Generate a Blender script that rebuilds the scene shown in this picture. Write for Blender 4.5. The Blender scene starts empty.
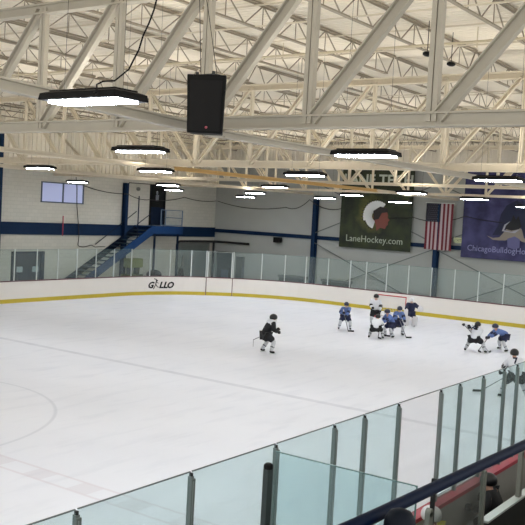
import bpy, bmesh, math, random
from mathutils import Vector as V, Matrix
random.seed(7)
S = bpy.context.scene
PI = math.pi
# ---------------------------------------------------------------- camera
CAM = V((0, 0, 5.101))
cr = V((0.57933, -0.81326, 0.05458)); cu = V((0.01559, 0.07801, 0.99683)); cf = V((0.81494, 0.57664, -0.05787))
cd = bpy.data.cameras.new('camera'); cam = bpy.data.objects.new('camera', cd); S.collection.objects.link(cam)
cd.sensor_width = 36; cd.lens = 863.7 / 525 * 36; cd.clip_end = 300
M = Matrix((cr, cu, -cf)).transposed().to_4x4(); M.translation = CAM
cam.matrix_world = M
S.camera = cam
# ---------------------------------------------------------------- world, exposure
W = bpy.data.worlds.new('world'); S.world = W; W.use_nodes = True
W.node_tree.nodes['Background'].inputs[0].default_value = (1.0, .985, .955, 1)
W.node_tree.nodes['Background'].inputs[1].default_value = .95
S.view_settings.view_transform = 'Standard'; S.view_settings.look = 'None'
S.view_settings.gamma = 1; S.view_settings.use_curve_mapping = False
S.view_settings.exposure = 0.84
S.cycles.transparent_max_bounces = 24
S.cycles.max_bounces = 6
LAMP = 46.0            # radiance of the lamp lenses
# ---------------------------------------------------------------- materials
def lin(c):
    return tuple(((x / 255) / 12.92 if x / 255 <= .04045 else ((x / 255 + .055) / 1.055) ** 2.4) for x in c)
MATS = {}
def mat(name, rgb, rough=.6, metal=0, noise=0, nscale=8, emit=0, spec=.5, stretch=None, bump=0):
    if name in MATS: return MATS[name]
    m = bpy.data.materials.new(name); m.use_nodes = True; nt = m.node_tree; b = nt.nodes['Principled BSDF']
    c = (*lin(rgb), 1)
    b.inputs['Base Color'].default_value = c; b.inputs['Roughness'].default_value = rough
    b.inputs['Metallic'].default_value = metal; b.inputs['Specular IOR Level'].default_value = spec
    if noise or bump:
        tc = nt.nodes.new('ShaderNodeTexCoord'); mp = nt.nodes.new('ShaderNodeMapping'); n = nt.nodes.new('ShaderNodeTexNoise')
        n.inputs['Scale'].default_value = nscale; n.inputs['Detail'].default_value = 4
        if stretch: mp.inputs['Scale'].default_value = stretch
        nt.links.new(tc.outputs['Object'], mp.inputs[0]); nt.links.new(mp.outputs[0], n.inputs['Vector'])
        if noise:
            mx = nt.nodes.new('ShaderNodeMix'); mx.data_type = 'RGBA'
            mx.inputs[6].default_value = tuple(max(0, x * (1 - noise)) for x in c[:3]) + (1,)
            mx.inputs[7].default_value = tuple(min(1, x * (1 + noise)) for x in c[:3]) + (1,)
            nt.links.new(n.outputs[0], mx.inputs[0]); nt.links.new(mx.outputs[2], b.inputs['Base Color'])
        if bump:
            bp = nt.nodes.new('ShaderNodeBump'); bp.inputs['Strength'].default_value = bump; bp.inputs['Distance'].default_value = .02
            nt.links.new(n.outputs[0], bp.inputs['Height']); nt.links.new(bp.outputs[0], b.inputs['Normal'])
    if emit:
        b.inputs['Emission Color'].default_value = c; b.inputs['Emission Strength'].default_value = emit
    MATS[name] = m; return m

def glass_mat(name, tint, haze, hazecol):
    m = bpy.data.materials.new(name); m.use_nodes = True; nt = m.node_tree; nt.nodes.clear()
    o = nt.nodes.new('ShaderNodeOutputMaterial'); t = nt.nodes.new('ShaderNodeBsdfTransparent'); g = nt.nodes.new('ShaderNodeBsdfGlossy')
    d = nt.nodes.new('ShaderNodeBsdfDiffuse'); m1 = nt.nodes.new('ShaderNodeMixShader'); m2 = nt.nodes.new('ShaderNodeMixShader')
    tc = nt.nodes.new('ShaderNodeTexCoord'); n = nt.nodes.new('ShaderNodeTexNoise'); n.inputs['Scale'].default_value = 3; n.inputs['Detail'].default_value = 6
    mr = nt.nodes.new('ShaderNodeMapRange'); mr.inputs[3].default_value = haze * .7; mr.inputs[4].default_value = haze * 1.3
    nt.links.new(tc.outputs['Object'], n.inputs['Vector']); nt.links.new(n.outputs[0], mr.inputs[0])
    t.inputs[0].default_value = (*tint, 1); g.inputs[0].default_value = (.9, .95, .95, 1); g.inputs['Roughness'].default_value = .08
    d.inputs[0].default_value = (*hazecol, 1)
    nt.links.new(mr.outputs[0], m1.inputs[0]); nt.links.new(t.outputs[0], m1.inputs[1]); nt.links.new(d.outputs[0], m1.inputs[2])
    m2.inputs[0].default_value = .025
    nt.links.new(m1.outputs[0], m2.inputs[1]); nt.links.new(g.outputs[0], m2.inputs[2]); nt.links.new(m2.outputs[0], o.inputs[0])
    MATS[name] = m; return m

cream = mat('cream paint', (208, 198, 177), .55, noise=.10, nscale=3)
joistm = mat('grey brown joist steel', (152, 142, 124), .6, noise=.1, nscale=3)
gapshade = mat('dark gap shade', (70, 64, 56), .8)  # dark strip painting the shade in the gap between paired truss angles
steel = mat('grey cream steel paint', (176, 170, 155), .5, noise=.10, nscale=2.5)
deckm = mat('cream roof deck', (232, 224, 207), .6, noise=.18, nscale=.6)
gold = mat('yellowed timber', (196, 160, 96), .5, noise=.12, nscale=6, stretch=(.3, 6, 6))
wallm = mat('painted block wall', (180, 178, 166), .8, noise=.05, nscale=2)
wallg = mat('grey end wall', (156, 158, 153), .8, noise=.05, nscale=1.2)
blue = mat('navy blue paint', (14, 38, 66), .6, spec=.15, noise=.15, nscale=4)
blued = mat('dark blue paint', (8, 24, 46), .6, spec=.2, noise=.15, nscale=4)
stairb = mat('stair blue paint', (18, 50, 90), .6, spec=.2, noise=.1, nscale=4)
treadm = mat('dark stair tread', (20, 46, 60), .8)
white = mat('white board plastic', (217, 212, 205), .45, noise=.03, nscale=2)
yellow = mat('yellow kick plate', (182, 162, 42), .5, noise=.1, nscale=5)
maroon = mat('maroon cap', (92, 40, 52), .5)
redcap = mat('faded red cap', (172, 58, 74), .5, noise=.15, nscale=5)
alu = mat('pale aluminium', (200, 205, 202), .4, metal=.3)
post = mat('dark green grey post', (104, 112, 110), .45, metal=.4)
posth = mat('pale post edge', (150, 160, 158), .4, metal=.4)
blackm = mat('black plastic', (5, 5, 6), .6, spec=.2)
blackr = mat('black rubber', (16, 17, 18), .8)
darkg = mat('dark grey', (52, 54, 54), .7, noise=.1, nscale=4)
concrete = mat('concrete', (120, 118, 112), .9, noise=.12, nscale=2)
navyrail = mat('navy gloss rail', (0, 15, 40), .55, spec=.08)
cable = mat('black cable', (28, 26, 24), .6)
lens = mat('white lamp lens', (236, 244, 255), .4, emit=LAMP)
upm = mat('added warm uplight', (255, 246, 232), .4, emit=44)  # unseen glow added on the lamp tops to brighten the ceiling
edgeg = mat('green glass edge', (70, 105, 104), .3)
farglass = glass_mat('clear sheet glass', (.93, .965, .96), .05, (.55, .66, .65))
nearglass = glass_mat('teal tinted glass', (.865, .935, .94), .06, (.55, .68, .70))
clearglass = glass_mat('new clear glass', (.965, .965, .968), .02, (.7, .7, .7))
murky = glass_mat('scuffed glass', (.80, .82, .81), .16, (.32, .33, .32))

def ice_mat():
    m = bpy.data.materials.new('rink ice'); m.use_nodes = True; nt = m.node_tree; L = nt.links; b = nt.nodes['Principled BSDF']
    tc = nt.nodes.new('ShaderNodeTexCoord'); sp = nt.nodes.new('ShaderNodeSeparateXYZ'); L.new(tc.outputs['Object'], sp.inputs[0])
    X, Y = sp.outputs[0], sp.outputs[1]
    def mth(op, a, bb=None, c=None):
        n = nt.nodes.new('ShaderNodeMath'); n.operation = op
        for i, v in enumerate((a, bb, c)):
            if v is None: continue
            if isinstance(v, (int, float)): n.inputs[i].default_value = v
            else: L.new(v, n.inputs[i])
        return n.outputs[0]
    def band(v, c, w, soft=.03):   # 1 inside |v-c|<w
        d = mth('ABSOLUTE', mth('SUBTRACT', v, c)); n = nt.nodes.new('ShaderNodeMapRange'); n.interpolation_type = 'SMOOTHSTEP'
        L.new(d, n.inputs[0]); n.inputs[1].default_value = w - soft; n.inputs[2].default_value = w + soft; n.inputs[3].default_value = 1; n.inputs[4].default_value = 0
        return n.outputs[0]
    def noise(scale, st=(1, 1, 1), det=5):
        mp = nt.nodes.new('ShaderNodeMapping'); mp.inputs['Scale'].default_value = st; L.new(tc.outputs['Object'], mp.inputs[0])
        n = nt.nodes.new('ShaderNodeTexNoise'); n.inputs['Scale'].default_value = scale; n.inputs['Detail'].default_value = det; L.new(mp.outputs[0], n.inputs['Vector']); return n.outputs[0]
    def mix(f, a, c):
        n = nt.nodes.new('ShaderNodeMix'); n.data_type = 'RGBA'; L.new(f, n.inputs[0])
        for i, v in ((6, a), (7, c)):
            if isinstance(v, tuple): n.inputs[i].default_value = (*lin(v), 1)
            else: L.new(v, n.inputs[i])
        return n.outputs[2]
    base = mix(noise(.35, (1, .5, 1)), (214, 216, 222), (232, 233, 238))
    scr = nt.nodes.new('ShaderNodeMapRange'); L.new(noise(1.2, (.5, 2.2, 1), 8), scr.inputs[0]); scr.inputs[1].default_value = .52; scr.inputs[2].default_value = .72; scr.inputs[4].default_value = .3
    base = mix(scr.outputs[0], base, (196, 199, 208))
    wob = noise(1.5)
    bl = mth('MULTIPLY', band(X, 20.16, .13, .05), mth('MULTIPLY_ADD', wob, .5, .05))
    c = mix(bl, base, (158, 160, 172))
    ce = mth('MULTIPLY', mth('MAXIMUM', band(X, 10.45, .03), band(X, 10.93, .03)), .25)
    c = mix(ce, c, (180, 150, 156))
    dash = mth('GREATER_THAN', mth('SINE', mth('MULTIPLY', Y, 5.2)), .25)
    cf_ = mth('MULTIPLY', mth('MULTIPLY', band(X, 10.69, .22), dash), .17)
    c = mix(cf_, c, (178, 158, 164))
    rr = mth('SQRT', mth('ADD', mth('POWER', mth('SUBTRACT', X, 10.7), 2), mth('POWER', mth('SUBTRACT', Y, 19.0), 2)))
    c = mix(mth('MULTIPLY', band(rr, 4.62, .04), .28), c, (160, 165, 176))
    L.new(c, b.inputs['Base Color']); b.inputs['Roughness'].default_value = .55; b.inputs['Specular IOR Level'].default_value = .25
    return m
def banner_mat(name, a, c, glow=None):
    m = bpy.data.materials.new(name); m.use_nodes = True; nt = m.node_tree; b = nt.nodes['Principled BSDF']
    tc = nt.nodes.new('ShaderNodeTexCoord'); n = nt.nodes.new('ShaderNodeTexNoise'); n.inputs['Scale'].default_value = 1.3; n.inputs['Detail'].default_value = 6
    nt.links.new(tc.outputs['Object'], n.inputs['Vector'])
    mr = nt.nodes.new('ShaderNodeMapRange'); mr.inputs[1].default_value = .35; mr.inputs[2].default_value = .68; nt.links.new(n.outputs[0], mr.inputs[0])
    mx = nt.nodes.new('ShaderNodeMix'); mx.data_type = 'RGBA'; nt.links.new(mr.outputs[0], mx.inputs[0])
    mx.inputs[6].default_value = (*lin(a), 1); mx.inputs[7].default_value = (*lin(c), 1); out = mx.outputs[2]
    if glow:
        pos, rad, col = glow
        vd = nt.nodes.new('ShaderNodeVectorMath'); vd.operation = 'DISTANCE'; nt.links.new(tc.outputs['Object'], vd.inputs[0]); vd.inputs[1].default_value = pos
        ad = nt.nodes.new('ShaderNodeMath'); ad.operation = 'MULTIPLY_ADD'; nt.links.new(n.outputs[0], ad.inputs[0]); ad.inputs[1].default_value = 1.6; nt.links.new(vd.outputs['Value'], ad.inputs[2])
        m2 = nt.nodes.new('ShaderNodeMapRange'); nt.links.new(ad.outputs[0], m2.inputs[0]); m2.inputs[1].default_value = rad + 1.0; m2.inputs[2].default_value = rad + .3; m2.inputs[4].default_value = .6
        m3 = nt.nodes.new('ShaderNodeMix'); m3.data_type = 'RGBA'; nt.links.new(m2.outputs[0], m3.inputs[0]); nt.links.new(out, m3.inputs[6]); m3.inputs[7].default_value = (*lin(col), 1); out = m3.outputs[2]
    nt.links.new(out, b.inputs['Base Color']); b.inputs['Roughness'].default_value = .7
    return m
def block_mat():      # painted masonry with faint courses
    m = bpy.data.materials.new('painted block courses'); m.use_nodes = True; nt = m.node_tree; b = nt.nodes['Principled BSDF']
    tc = nt.nodes.new('ShaderNodeTexCoord'); mp = nt.nodes.new('ShaderNodeMapping'); mp.inputs['Rotation'].default_value = (PI / 2, 0, 0)
    br = nt.nodes.new('ShaderNodeTexBrick'); br.inputs['Scale'].default_value = 1; br.inputs['Brick Width'].default_value = .4; br.inputs['Row Height'].default_value = .2
    br.inputs['Mortar Size'].default_value = .008
    br.inputs['Color1'].default_value = (*lin((190, 187, 176)), 1); br.inputs['Color2'].default_value = (*lin((184, 182, 171)), 1); br.inputs['Mortar'].default_value = (*lin((172, 170, 160)), 1)
    nt.links.new(tc.outputs['Object'], mp.inputs[0]); nt.links.new(mp.outputs[0], br.inputs['Vector']); nt.links.new(br.outputs[0], b.inputs['Base Color']); b.inputs['Roughness'].default_value = .8
    return m

# ---------------------------------------------------------------- mesh helpers
def wloc(o):
    p = V((0, 0, 0))
    while o: p = p + o.location; o = o.parent
    return p
class MB:
    def __init__(s): s.v = []; s.f = []; s.mi = []
    def add(s, vs, fs, mi=0):
        n = len(s.v); s.v += [V(a) for a in vs]; s.f += [tuple(i + n for i in f) for f in fs]; s.mi += [mi] * len(fs); return s
    def box(s, a, b, mi=0):
        x0, y0, z0 = a; x1, y1, z1 = b
        return s.add([(x0, y0, z0), (x1, y0, z0), (x1, y1, z0), (x0, y1, z0), (x0, y0, z1), (x1, y0, z1), (x1, y1, z1), (x0, y1, z1)],
                     [(3, 2, 1, 0), (4, 5, 6, 7), (0, 1, 5, 4), (1, 2, 6, 5), (2, 3, 7, 6), (3, 0, 4, 7)], mi)
    def bar(s, p, q, w, h, up=(0, 0, 1), mi=0):        # w across, h along up
        p = V(p); q = V(q); d = (q - p).normalized(); u = V(up); r = d.cross(u).normalized(); u = r.cross(d).normalized()
        vs = [c + r * (a * w / 2) + u * (b * h / 2) for c in (p, q) for a, b in ((-1, -1), (1, -1), (1, 1), (-1, 1))]
        return s.add(vs, [(0, 1, 2, 3), (7, 6, 5, 4), (1, 0, 4, 5), (2, 1, 5, 6), (3, 2, 6, 7), (0, 3, 7, 4)], mi)
    def tube(s, pts, r, n=6, mi=0, cap=True):
        pts = [V(p) for p in pts]; rs = r if isinstance(r, (list, tuple)) else [r] * len(pts); base = len(s.v); prev = None
        for i, p in enumerate(pts):
            d = (pts[min(i + 1, len(pts) - 1)] - pts[max(i - 1, 0)]).normalized()
            if prev is None:
                a = d.cross(V((0, 0, 1)) if abs(d.z) < .9 else V((1, 0, 0))).normalized()
            else: a = (prev - d * prev.dot(d)).normalized()
            prev = a; b = d.cross(a)
            for k in range(n):
                t = 2 * PI * k / n; s.v.append(p + (a * math.cos(t) + b * math.sin(t)) * rs[i])
        for i in range(len(pts) - 1):
            for k in range(n):
                s.f.append((base + i * n + k, base + i * n + (k + 1) % n, base + (i + 1) * n + (k + 1) % n, base + (i + 1) * n + k)); s.mi.append(mi)
        if cap:
            s.f.append(tuple(base + k for k in reversed(range(n)))); s.f.append(tuple(base + (len(pts) - 1) * n + k for k in range(n))); s.mi += [mi, mi]
        return s
    def prism(s, poly, off, mi=0):                     # 3-D polygon extruded by off
        n = len(poly); off = V(off); a = [V(p) for p in poly]
        return s.add(a + [p + off for p in a], [tuple(reversed(range(n))), tuple(range(n, 2 * n))] + [(i, (i + 1) % n, (i + 1) % n + n, i + n) for i in range(n)], mi)
    def ball(s, c, r, nu=10, nv=7, mi=0, z0=-1, z1=1):
        c = V(c); R = r if isinstance(r, (tuple, list, V)) else (r, r, r); base = len(s.v)
        a0 = math.asin(z0); a1 = math.asin(z1)
        for j in range(nv):
            t = a0 + (a1 - a0) * j / (nv - 1)
            for k in range(nu):
                f = 2 * PI * k / nu; s.v.append(c + V((R[0] * math.cos(t) * math.cos(f), R[1] * math.cos(t) * math.sin(f), R[2] * math.sin(t))))
        for j in range(nv - 1):
            for k in range(nu): s.f.append((base + j * nu + k, base + j * nu + (k + 1) % nu, base + (j + 1) * nu + (k + 1) % nu, base + (j + 1) * nu + k)); s.mi.append(mi)
        s.f.append(tuple(base + k for k in reversed(range(nu)))); s.f.append(tuple(base + (nv - 1) * nu + k for k in range(nu))); s.mi += [mi, mi]
        return s
    def build(s, name, m, parent=None, world=True, smooth=False, bevel=0):
        me = bpy.data.meshes.new(name); off = wloc(parent) if (parent and world) else V((0, 0, 0))
        me.from_pydata([tuple(a - off) for a in s.v], [], s.f)
        for x in (m if isinstance(m, (list, tuple)) else [m]): me.materials.append(x)
        me.polygons.foreach_set('material_index', s.mi)
        if smooth: me.polygons.foreach_set('use_smooth', [True] * len(me.polygons))
        me.update(); o = bpy.data.objects.new(name, me); S.collection.objects.link(o)
        if bevel:
            b = o.modifiers.new('bevel', 'BEVEL'); b.width = bevel; b.segments = 2
        if parent: o.parent = parent
        return o
def tag(o, label, cat, group=None, kind=None):
    if label: o['label'] = label
    if cat: o['category'] = cat
    if group: o['group'] = group
    if kind: o['kind'] = kind
    return o
def lab(o, t): o['label'] = t; return o
def thing(name, loc, label, cat, group=None, rz=0, kind=None):
    o = bpy.data.objects.new(name, None); S.collection.objects.link(o); o.location = loc; o.rotation_euler = (0, 0, rz); o.empty_display_size = .1
    return tag(o, label, cat, group, kind)
def solo(name, mb, m, loc, label, cat, group=None, **k):     # a thing that is a single mesh, origin at its base
    e = bpy.data.objects.new('t', None); e.location = loc
    o = mb.build(name, m, e, **k); o.parent = None; o.location = loc; bpy.data.objects.remove(e)
    return tag(o, label, cat, group)
def struct(name, mb, m, label=None, **k):
    o = mb.build(name, m, **k); o['kind'] = 'structure'
    if label: o['label'] = label
    return o
def copy_tree(o, parent=None):
    c = o.copy(); S.collection.objects.link(c)
    if parent: c.parent = parent
    for ch in list(o.children): copy_tree(ch, c)
    return c
def text(name, body, size, m, parent, right, up, pos, align='CENTER', extrude=.004, shear=0, sx=1.0, bold=0):
    c = bpy.data.curves.new(name, 'FONT'); c.body = body; c.size = size; c.align_x = align; c.extrude = extrude; c.shear = shear; c.offset = bold
    c.resolution_u = 2
    t = bpy.data.objects.new(name, c); S.collection.objects.link(t); bpy.context.view_layer.update()
    me = bpy.data.meshes.new_from_object(t.evaluated_get(bpy.context.evaluated_depsgraph_get())); bpy.data.objects.remove(t)
    r = V(right).normalized(); u = V(up).normalized(); n = r.cross(u); off = wloc(parent)
    for v in me.vertices: v.co = V(pos) - off + r * (v.co.x * sx) + u * v.co.y + n * v.co.z
    me.materials.clear(); me.materials.append(m); me.name = name
    o = bpy.data.objects.new(name, me); S.collection.objects.link(o); o.parent = parent; return o

# ================================================================ STRUCTURE
XE, YL, YN = 46.0, 36.7, -3.2
struct('floor', MB().box((-12, YN, -.3), (XE + .3, YL + .3, -.06)), concrete)
# rink outline: side Y=34.2, corner, end X=43, corner, near side Y=4.95
def rink(s, off=0.0):
    R = 8.5; a1 = 14.5; arc = R * PI / 2; st = 25.7 - 13.45
    if s < a1: return V((20 + s, 34.2 + off, 0)), V((0, 1, 0))
    if s < a1 + arc:
        t = PI / 2 - (s - a1) / R; n = V((math.cos(t), math.sin(t), 0)); return V((34.5, 25.7, 0)) + n * (R + off), n
    if s < a1 + arc + st: return V((43 + off, 25.7 - (s - a1 - arc), 0)), V((1, 0, 0))
    if s < a1 + 2 * arc + st:
        t = -(s - a1 - arc - st) / R; n = V((math.cos(t), math.sin(t), 0)); return V((34.5, 13.45, 0)) + n * (R + off), n
    return V((34.5 - (s - a1 - 2 * arc - st), 4.95 - off, 0)), V((0, -1, 0))
ARC = 8.5 * PI / 2; S1, S2, S3, S4 = 14.5, 14.5 + ARC, 14.5 + ARC + 12.25, 14.5 + 2 * ARC + 12.25
ice = MB(); pts = []
s = -30
ss = [-30.0] + [S1 + ARC * k / 16 for k in range(17)] + [S3 + ARC * k / 16 for k in range(17)] + [S4 + 44.5]
poly = [rink(a)[0] for a in ss]
ice.prism([p + V((0, 0, -.05)) for p in poly], (0, 0, .05))
iceo = struct('floor', ice, ice_mat(), 'white sheet of rink ice with faint lines'); iceo.name = 'floor_ice'
# roof deck: trapezoid ribs running along Y
dk = MB(); x = -2.0; prof = []
while x < XE + .3:
    prof += [(x, 9.62), (x + .07, 9.62), (x + .10, 9.66), (x + .17, 9.66)]; x += .2
vs = [(a, YN, b) for a, b in prof] + [(a, YL + .3, b) for a, b in prof]; n = len(prof)
dk.add(vs, [(i, i + 1, n + i + 1, n + i) for i in range(n - 1)])
dk.box((-2, YN, 9.72), (XE + .3, YL + .3, 9.85))
struct('ceiling', dk, deckm, 'cream corrugated metal roof deck')
struct('wall_left', MB().box((-12, YL, -.3), (XE + .3, YL + .3, 6.84)), block_mat(), 'pale painted block wall behind the far boards')
struct('wall_end', MB().box((XE, YN, -.3), (XE + .3, YL, 9.85)), wallg, 'grey wall carrying the banners')
cl = MB().box((-12, YL + .1, 6.84), (XE + .3, YL + .3, 9.85)); x = -12.0
while x < XE: cl.box((x, YL + .04, 6.84), (x + .12, YL + .1, 9.62)); x += .3
struct('wall_left', cl, deckm, 'cream ribbed cladding above the block wall').name = 'wall_left_upper'
cl = MB().box((XE - .05, YN, 8.45), (XE, YL, 9.6)); y = YN
while y < YL - .2: cl.box((XE - .1, y, 8.45), (XE - .05, y + .12, 9.6)); y += .3
struct('wall_end', cl, deckm, 'cream ribbed strip at the top of the end wall').name = 'wall_end_upper'
struct('trim_1', MB().box((-12, YL - .06, 3.25), (XE, YL, 3.90)).box((-12, YL - .09, 3.86), (XE, YL - .0, 3.9)).box((-12, YL - .09, 3.25), (XE, YL, 3.29)), blue, 'wide navy blue band along the left wall')
struct('trim_2', MB().box((XE - .14, YN, 3.70), (XE, YL, 3.73)).box((XE - .1, YN, 3.6), (XE - .06, YL, 3.83)).box((XE - .14, YN, 3.8), (XE, YL, 3.83)).box((XE - .14, YN, 3.6), (XE, YL, 3.63)), blue, 'thin navy blue girt along the end wall')
struct('trim_3', MB().box((-12, YL - .12, 6.62), (XE, YL, 6.8)).box((-12, YL - .2, 6.8), (XE, YL, 6.84)), cream, 'cream wall beam under the roof')
# window pair
wf = MB(); wf.box((30.95, YL - .05, 5.0), (31.01, YL + .02, 6.12)).box((32.42, YL - .05, 5.0), (32.52, YL + .02, 6.12)).box((33.9, YL - .05, 5.0), (34.0, YL + .02, 6.12)).box((30.95, YL - .05, 5.0), (34.0, YL + .02, 5.06)).box((30.95, YL - .05, 6.06), (34.0, YL + .02, 6.12))
w = struct('window_1', wf, mat('slate window frame', (70, 80, 100), .5), 'pair of pale blue windows high on the left wall')
pane = mat('daylit blue pane', (160, 168, 204), .35, emit=.2)
for a in (31.01, 32.52): MB().box((a, YL - .03, 5.06), (a + 1.41, YL - .01, 6.06)).build('pane', pane, w)

# ================================================================ columns
def column(loc, axis, label):
    t = thing('steel_column', loc, label, 'column', 'navy wall columns'); x, y, _ = loc
    m = MB(); ht = 9 if x < 30 else 6.08 if axis == 'end' else 6.4
    if axis == 'end':
        m.box((x - .3, y - .13, 0), (x - .27, y + .13, ht)).box((x - .27, y - .02, 0), (x - .03, y + .02, ht)).box((x - .03, y - .15, 0), (x, y + .15, ht))
    else:
        m.box((x - .11, y - .3, 0), (x + .11, y - .27, ht)).box((x - .02, y - .27, 0), (x + .02, y - .03, ht)).box((x - .11, y - .03, 0), (x + .11, y, ht))
    m.build('column_shaft', blue, t)
    MB().box((x - (.34 if axis == 'end' else .2), y - (.2 if axis == 'end' else .34), 0), (x + (0 if axis == 'end' else .2), y + (.2 if axis == 'end' else 0), .03)).build('base_plate', blue, t)
    return t
column((28.05, YL - .06, 0), 'side', 'navy steel column on the left wall at the photo\'s left edge')
column((37.15, YL - .06, 0), 'side', 'navy steel column on the left wall beside the blue staircase')
column((XE - .1, 28.55, 0), 'end', 'navy steel column between the wall corner and the green banner')
column((XE - .1, 20.36, 0), 'end', 'navy steel column directly below the hanging flag')

# ================================================================ rink boards
def boards(name, s0, s1, label, mats, gaps=(), capz=(1.03, 1.09), posts=(), gtop=2.62, step=.25, panes=None, glass=None, gates=()):
    t = thing(name, rink((s0 + s1) / 2)[0], label, 'rink boards')
    brk = sorted(set([s0, s1] + [round(a, 3) for a in posts if s0 < a < s1] + [a for g in gates for a in g]))
    def strip(nm, o0, o1, z0, z1, m, a0, a1, parent):
        mb = MB(); k = max(1, int((a1 - a0) / .6)) if (a1 > S1 and a0 < S2) or (a1 > S3 and a0 < S4) else 1
        xs = [a0 + (a1 - a0) * i / k for i in range(k + 1)]
        for u, v in zip(xs, xs[1:]):
            p, q, r_, w_ = rink(u, o0)[0], rink(v - 1e-5, o0)[0], rink(v - 1e-5, o1)[0], rink(u, o1)[0]
            mb.prism([a + V((0, 0, z0)) for a in (p, q, r_, w_)], (0, 0, z1 - z0))
        return mb.build(nm, m, parent)
    spans = []
    cur = s0
    for g in list(gates) + [(s1, s1)]:
        if g[0] > cur: spans.append((cur, g[0]))
        cur = g[1]
    for a, b in spans:
        cuts = [a] + [S for S in (S1, S2, S3, S4) if a < S < b] + [b]
        for u, v in zip(cuts, cuts[1:]):
            strip('board_panel', 0, .1, -.04, 1.05, mats[0], u, v, t)
            if mats[1]: strip('kick_plate', -.015, .0, -.02, .2, mats[1], u, v, t)
            strip('cap_rail', -.02, .16, capz[0], capz[1], mats[2], u, v, t)
    return t, strip
pst = [-2.0 + 1.34 * 0] 
pl = [7.42 - 1.34 * 4, 7.42 - 1.34 * 3, 7.42 - 2.68, 7.42 - 1.34, 7.42, 8.81, 10.18, 11.48, 12.84, 14.2, 15.51, 16.8, 18.1, 19.42, 20.33, 21.96, 23.64, 25.04, 26.35, 27.79, 29.26, 30.29, 31.58, 32.9, 34.25, 35.57, 36.89, 38.23]
pl += [38.23 + 1.34 * k for k in range(1, 12)]
ft, fstrip = boards('rink_boards', -6, S4, 'white boards with yellow base and clear glass around the far end', (white, yellow, maroon), gates=[(20.33, 21.96)], capz=(1.05, 1.09))
for i, a in enumerate(pl):
    p, nrm = rink(a, .05); d = V((-nrm.y, nrm.x, 0))
    mb = MB().bar(p + V((0, 0, 1.09)), p + V((0, 0, 2.64)), .045, .05, up=nrm)
    mb.build('glass_post', alu, ft)
    if i + 1 < len(pl) and not (20.3 < a < 21.9):
        b = pl[i + 1]; k = 3 if (b > S1 and a < S2) or b > S3 else 1
        mb = MB(); xs = [a + .03 + (b - a - .06) * j / k for j in range(k + 1)]
        for u, v in zip(xs, xs[1:]):
            q = [rink(u, .044)[0], rink(v, .044)[0], rink(v, .056)[0], rink(u, .056)[0]]
            mb.prism([c + V((0, 0, 1.09)) for c in q], (0, 0, 1.53))
        mb.build('glass_pane', farglass, ft)
        fstrip('pane_edge', .042, .058, 2.62, 2.632, edgeg, a + .03, b - .03, ft)
gt = thing('rink_gate', rink(21.15)[0], 'white gate in the far corner boards with pale framed glass', 'gate')
g1 = MB(); u0, u1 = rink(20.36)[0], rink(21.93)[0]; gn = (u1 - u0).cross(V((0, 0, 1))).normalized() * -1
for nm, z0, z1, o0, o1, m_ in (('gate_panel', .0, 1.04, 0, .08, white), ('kick_plate', 0, .2, -.015, 0, yellow), ('cap_rail', 1.05, 1.09, -.02, .12, maroon)):
    mb = MB(); nn = rink(21.15)[1]; q = [u0 + nn * o0, u1 + nn * o0, u1 + nn * o1, u0 + nn * o1]; mb.prism([c + V((0, 0, z0)) for c in q], (0, 0, z1 - z0)); mb.build(nm, m_, gt)
nn = rink(21.15)[1]; dd = (u1 - u0).normalized()
fr = MB()
for e in (u0 + dd * .06, u1 - dd * .06): fr.bar(e + nn * .04 + V((0, 0, 1.09)), e + nn * .04 + V((0, 0, 2.6)), .07, .05, up=nn)
fr.bar(u0 + nn * .04 + V((0, 0, 2.6)), u1 + nn * .04 + V((0, 0, 2.6)), .02, .015)
fr.build('glass_frame', alu, gt)
q = [u0 + nn * .034 + dd * .1, u1 + nn * .034 - dd * .1, u1 + nn * .046 - dd * .1, u0 + nn * .046 + dd * .1]
MB().prism([c + V((0, 0, 1.1)) for c in q], (0, 0, 1.48)).build('glass_pane', farglass, gt)
for e in (u0 + dd * .005, u1 - dd * .005): MB().bar(e - nn * .01, e - nn * .01 + V((0, 0, 1.05)), .03, .02, up=nn).build('gate_jamb', mat('dark red seam', (96, 52, 50), .6), gt)
# seams in the end boards
# GOLLO lettering on the corner boards
for body, sz, s_, z_, sh, bo in (('G', .5, 16.85, .4, .3, .022), ('L', .5, 17.55, .4, .3, .022), ('L', .5, 17.82, .4, .3, .022), ('O', .5, 18.12, .4, .3, .022), ('DASHER', .09, 18.0, .76, .2, 0)):
    if body == 'DASHER': continue
    p, nv = rink(s_, -.006); r_ = V((0, 0, 1)).cross(-nv); 
    lab(text('letter', body, sz, blackm, ft, r_, (0, 0, 1), p + V((0, 0, z_)), shear=sh, bold=bo, sx=1.05), 'black slanted letter on the boards')
p, nv = rink(17.22, -.006); r_ = V((0, 0, 1)).cross(-nv).normalized(); mb = MB()
def bp(a, b): return p + r_ * a + V((0, 0, b))
for a, b, w_ in (((-.14, .93), (.02, .90), .05), ((.0, .90), (.02, .80), .05), ((.02, .80), (-.02, .62), .06), ((-.02, .62), (.1, .46), .05), ((-.02, .6), (-.16, .33), .05), ((.1, .46), (.2, .44), .04), ((.02, .76), (.17, .66), .035)):
    mb.bar(bp(*a), bp(*b), w_, .006, up=nv)
mb.ball(bp(.06, .83), (.05, .05, .05))
lab(mb.build('skater_emblem', blackm, ft), 'black skater figure standing in for the letter O')

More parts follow.
